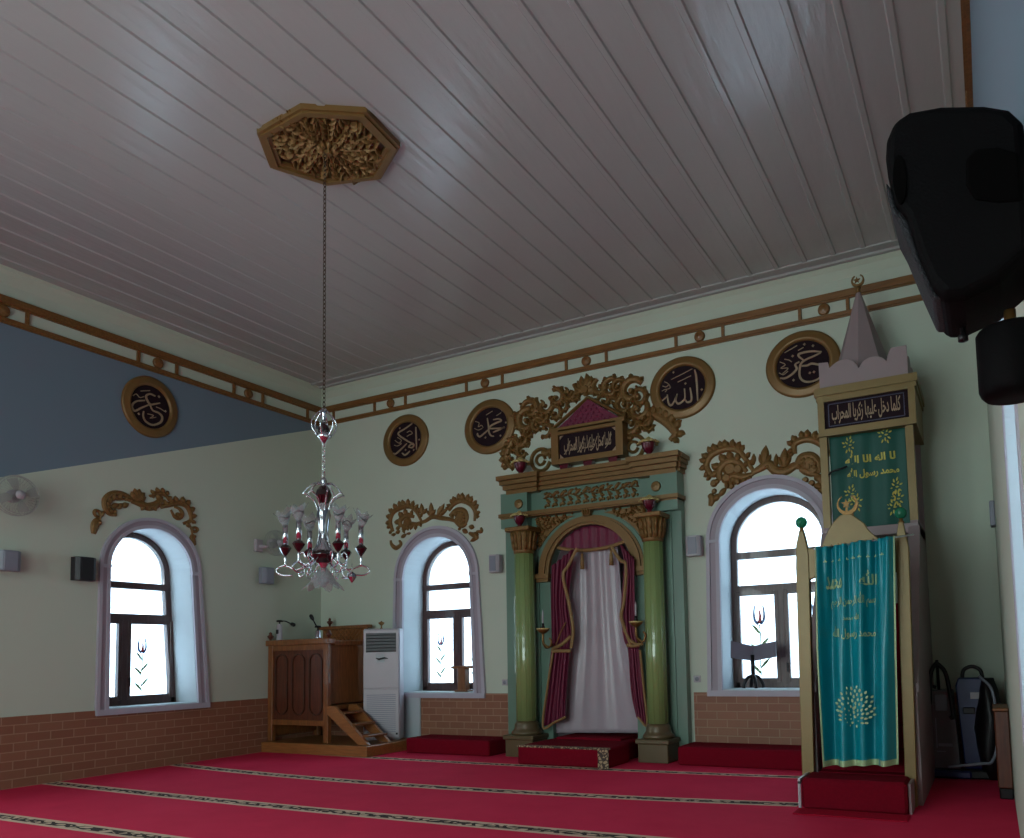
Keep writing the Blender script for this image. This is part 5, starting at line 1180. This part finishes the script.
pr = [(.03, 2.235), (.05, 2.22), (.09, 2.185), (.125, 2.14), (.155, 2.095), (.20, 2.065)]
for j, (r, z) in enumerate(pr):
    for i in range(n): q = 2 * PI * i / n; f = (j / 5) ** 2; vs.append((HX + r * (1 + .20 * f * math.cos(6 * q)) * math.cos(q), HY + r * (1 + .20 * f * math.cos(6 * q)) * math.sin(q), z - .035 * f * math.cos(6 * q)))
mb.add(vs, [(j * n + i, j * n + (i + 1) % n, (j + 1) * n + (i + 1) % n, (j + 1) * n + i) for j in range(5) for i in range(n)], True); mb.build('glass_bowl', 'shade', ch, solid=.006)
mb = MB(); mb.lathe([(.0001, 2.17), (.04, 2.14), (.045, 2.10), (.02, 2.06), (.0001, 2.05)], (HX, HY, 0), 8, smooth=False); mb.build('crystal', 'shade', ch)
cx_, cz_ = onb(352, 577, -4.75)
mb = MB(); mb.tube([(cx_, -4.75, cz_ + .12), (cx_, -4.75, cz_ + .03)], .003, 4); mb.lathe([(.0001, cz_ - .055), (.02, cz_ - .03), (.038, cz_), (.03, cz_ + .03), (.0001, cz_ + .05)], (cx_, -4.75, 0), 8, smooth=False); mb.build('crystal_drop', 'chrome', ch)

# ------------------------------------------------------------------ loudspeaker in the foreground
SYf = -8.40
sp = thing('loudspeaker', (-.03, SYf + .1, 2.1), 'large black moulded loudspeaker tilted down at the right edge of the photo', 'loudspeaker')
prf = [(886, 160), (886, 135), (893, 118), (908, 108), (940, 102), (985, 101), (1010, 105), (1024, 118), (1033, 150), (1037, 230), (1036, 296), (1000, 322), (968, 337), (949, 339), (940, 330), (928, 303), (915, 262), (903, 240), (898, 215), (892, 195)]
P = [onb(x, y, SYf + .2 * min(1, max(0, (y - 150) / 120))) for x, y in prf]; P = [(min(p[0], RX - .008), p[1]) for p in P]
mb = MB(frame_back(SYf)); mb.prism(P, -.20, 0.0, .015)
body = mb.build('cabinet', 'blackpl', sp, bevel=.012)
gl = [(890, 200), (899, 218), (904, 242), (917, 263), (930, 303), (942, 331), (948, 336), (938, 336), (924, 305), (909, 268), (899, 244), (893, 220)]
mb = MB(frame_back(SYf)); mb.prism([onb(x, y, SYf + .2 * min(1, max(0, (y - 150) / 120))) for x, y in gl], -.185, -.015); mb.build('front_grille', 'grille', sp, bevel=.006)
q = [(966, 160), (975, 150), (1000, 148), (1024, 152), (1026, 200), (1000, 203), (975, 200), (966, 185)]
mb = MB(frame_back(SYf)); mb.prism([(min(onb(x, y, SYf)[0], RX - .02), onb(x, y, SYf)[1]) for x, y in q], -.01, .004); mb.build('handle_recess', 'recess', sp, bevel=.01)
mb = MB(frame_back(SYf)); c0 = onb(900, 180, SYf); mb.T = frame_back(SYf) @ Matrix.Translation((c0[0], c0[1], 0)); mb.prism([(.02 * math.cos(a) * .55, .045 * math.sin(a)) for a in [2 * PI * k / 16 for k in range(16)]], -.01, .004); mb.build('horn_port', 'recess', sp)
kx, kz = onb(963, 336, SYf + .15); mb = MB(); mb.lathe([(.0001, kz - .012), (.009, kz - .01), (.009, kz), (.005, kz + .005), (.005, kz + .05)], (kx, SYf + .15, 0), 12); mb.build('knob', 'iron', sp)
br = thing('speaker_bracket', (.04, SYf + .12, 1.9), 'black drum shaped speaker bracket fixed to the right wall under the loudspeaker', 'bracket')
dl, dt = onb(975, 336, SYf + .12); _, db = onb(975, 402, SYf + .12); dcx = onb(1010, 370, SYf + .12)[0]
rad = dcx - dl
mb = MB(); rr = min(rad, RX - .004 - dcx) if False else rad
dcx2 = dl + .058; mb.lathe([(.0001, db - .0), (.048, db - .002), (.055, db + .006), (.058, db + .014), (.058, dt - .006), (.054, dt), (.0001, dt)], (dcx2, SYf + .12, 0), 32); mb.build('drum', 'blackpl', br)
mb = MB(); mb.lathe([(.010, dt - .01), (.010, dt + .035)], (dcx2 - .0, SYf + .12, 0), 14); mb.build('stub_pole', 'brass', br)
mb = MB(); mb.box(dcx2 + .04, RX - .001, SYf + .09, SYf + .15, db + .02, db + .08); mb.build('wall_arm', 'iron', br)

# ------------------------------------------------------------------ cleaning machines in the corner
def F0(px, py): p = ray(px, py, 2, 0); return p
gy = -.62
vx0, vx1 = onb(929, 700, gy)[0], onb(955, 700, gy)[0]; vz1 = onb(940, 690, gy)[1]
vc = thing('floor_machine', ((vx0 + vx1) / 2, gy + .15, 0), 'upright grey cleaning machine with black cable on its handle beside the minbar', 'cleaning machine')
mb = MB(); mb.prism; T_ = frame_back(gy); mb = MB(T_); zt_ = vz1; mb.prism([(vx0 + .02, .09), (vx1 + .02, .09), (vx1 - .02, zt_), (vx0, zt_)], -.26, 0, .012); mb.build('body', 'beige', vc, bevel=.01)
mb = MB(T_); mb.bevbox(vx0 + .06, vx1 - .08, zt_ - .22, zt_ - .05, 0, .02, .01); mb.box(vx0 + .05, vx0 + .06, zt_ - .62, zt_ - .30, 0, .006); mb.box(vx0 + .05, vx1 - .12, zt_ - .66, zt_ - .65, 0, .006); mb.box(vx0 + .07, vx1 - .05, zt_ - .60, zt_ - .57, 0, .006); mb.build('control_panel', 'grey_pl', vc)
mb = MB(); xm = (vx0 + vx1) / 2 - .03; zt2 = onb(938, 662, gy)[1]
mb.tube(smooth_path([(xm - .09, gy - .02, zt_ - .15), (xm - .07, gy - .02, zt_ + .15), (xm - .02, gy - .02, zt2 - .03), (xm + .02, gy - .02, zt2 - .03), (xm + .09, gy - .02, zt_ + .15), (xm + .13, gy - .02, zt_ - .25), (xm + .10, gy - .02, zt_ - .3)], 5), .022, 8)
mb.tube([(xm, gy + .1, zt_ - .05), (xm, gy + .03, zt2 + .02)], .016, 8); mb.tube([(xm - .03, gy - .03, zt2 - .25), (xm - .04, gy - .03, zt_ + .02)], .02, 8); mb.build('cable', 'iron', vc)
mb = MB(); mb.bevbox(vx0 - .01, vx1 + .12, gy - .08, gy + .30, .01, .09, .015); mb.build('base', 'blue', vc)
bx0, bx1 = onb(956, 700, gy)[0], onb(991, 700, gy)[0]; bz = onb(970, 678, gy)[1]
bc = thing('floor_machine', ((bx0 + bx1) / 2, gy + .15, 0), 'dark blue cleaning machine with a pale hose looping down its side in the corner', 'cleaning machine')
mb = MB(T_); mb.prism([(bx0 + .05, .10), (bx1 - .02, .10), (bx1, bz - .1), (bx1 - .05, bz), (bx0 + .03, bz), (bx0, bz - .08)], -.26, 0, .02); mb.build('tank', 'blue', bc, bevel=.02)
mb = MB(T_); mb.bevbox(bx0 + .14, bx0 + .25, bz - .22, bz - .15, 0, .008, .003); mb.build('label_plate', 'white', bc)
mb = MB(T_); mb.bevbox(bx0 + .06, bx0 + .18, bz - .38, bz - .31, 0, .02, .008); mb.bevbox(bx0 + .24, bx0 + .36, bz - .38, bz - .31, 0, .02, .008); mb.build('latch', 'iron', bc)
mb = MB(); xm = (bx0 + bx1) / 2
mb.tube(smooth_path([(xm - .10, gy + .1, bz - .02), (xm - .08, gy + .1, bz + .08), (xm, gy + .1, bz + .12), (xm + .08, gy + .1, bz + .08), (xm + .10, gy + .1, bz - .02)], 5), .02, 8); mb.build('handle', 'iron', bc)
mb = MB(); mb.tube(smooth_path([(bx1 - .1, gy + .0, bz + .02), (bx1 + .02, gy - .06, bz - .15), (bx1 + .03, gy - .08, bz - .6), (bx1 - .02, gy - .10, bz - .85), (bx0 + .2, gy - .12, .18), (vx1 - .1, gy - .12, .13)], 6), .016, 8); mb.build('hose', 'grey_pl', bc)
mb = MB(); mb.bevbox(bx0 - .0, bx1 - .0, gy - .06, gy + .30, .01, .10, .015); mb.build('base', 'iron', bc)
# dark cabinet against right wall by the window
cbn = thing('low_cabinet', (.04, -1.45, 0), 'low dark wooden box against the right wall beside the window strip', 'cabinet')
mb = MB(); mb.bevbox(-.02, RX - .004, -1.75, -1.15, .10, .80, .01); mb.build('carcass', 'wood_dark', cbn)
mb = MB(); mb.bevbox(-.028, RX - .003, -1.77, -1.13, .80, .825, .006); mb.build('top', 'wood', cbn)
mb = MB(); mb.bevbox(-.012, RX - .004, -1.73, -1.17, .0, .10, .01); mb.build('plinth', 'iron', cbn)
# black bag on the floor behind
mb = MB(); vs = []; n = 20; R0 = (onb(1000, 740, -.55)[0])
for j in range(9):
    z = j / 8; rr = .20 * math.sin(PI * (.18 + z * .72)) ** .7
    for i in range(n):
        q = 2 * PI * i / n; w = 1 + .09 * math.sin(3 * q + j) + .05 * math.sin(7 * q + 2 * j); vs.append((-.07 + rr * w * .70 * math.cos(q), -.55 + rr * w * math.sin(q), .01 + z * 1.05))
mb.add(vs, [(j * n + i, j * n + (i + 1) % n, (j + 1) * n + (i + 1) % n, (j + 1) * n + i) for j in range(8) for i in range(n)] + [tuple(range(n))[::-1], tuple(range(8 * n, 9 * n))], True)
mb.build('black_bag', 'iron', label='black bulging cloth bag standing in the corner right of the blue machine', cat='bag')
mb = MB(); mb.T = T_R @ Matrix.Translation((-.9, 2.75, 0)); mb.bevbox(-.09, .09, -.13, .13, 0, .05, .01); mb.build('wall_box', 'grey_pl', label='small pale box high on the right wall near the corner', cat='wall box')

# ------------------------------------------------------------------ daylight
w = bpy.data.worlds.new('sky'); sc.world = w; w.use_nodes = True; bg = w.node_tree.nodes['Background']
bg.inputs[0].default_value = (.88, .96, 1.0, 1); bg.inputs[1].default_value = 14.5
def portal(T, w_, name):
    ld = bpy.data.lights.new(name, 'AREA'); ld.shape = 'RECTANGLE'; ld.size = w_['hwb'] * 2 + .05; ld.size_y = w_['zt'] - w_['zb'] + .05
    ld.cycles.is_portal = True
    o = bpy.data.objects.new(name, ld); COL.objects.link(o)
    c = Vector((w_['cx'], (w_['zt'] + w_['zb']) / 2, -WT - .02)); ex = (T.to_3x3() @ Vector((1, 0, 0))); ey = T.to_3x3() @ Vector((0, 1, 0)); ez = -(T.to_3x3() @ Vector((0, 0, 1)))
    # light shines along its -Z: the room lies along +h
    m = Matrix((ex, ey, ex.cross(ey))).transposed().to_4x4()
    if (ex.cross(ey)).dot(ez) < 0: m = Matrix((-ex, ey, (-ex).cross(ey))).transposed().to_4x4()
    m.translation = T @ c; o.matrix_world = m
for T, w_ in ((FL, W1), (FL, WL2_ADDED), (FL, WL3_ADDED), (FB, W2), (FB, W3), (T_R, WR1), *[(T_F, q) for q in WF_ADDED]): portal(T, w_, 'window_daylight')

# ------------------------------------------------------------------ render settings
vs_ = sc.view_settings; vs_.view_transform = 'Standard'; vs_.look = 'None'; vs_.gamma = 1; vs_.use_curve_mapping = False; vs_.exposure = 0.0
cy = sc.cycles; cy.use_denoising = True; cy.max_bounces = 10; cy.diffuse_bounces = 6; cy.transparent_max_bounces = 12; cy.sample_clamp_indirect = 8; cy.caustics_reflective = False; cy.caustics_refractive = False
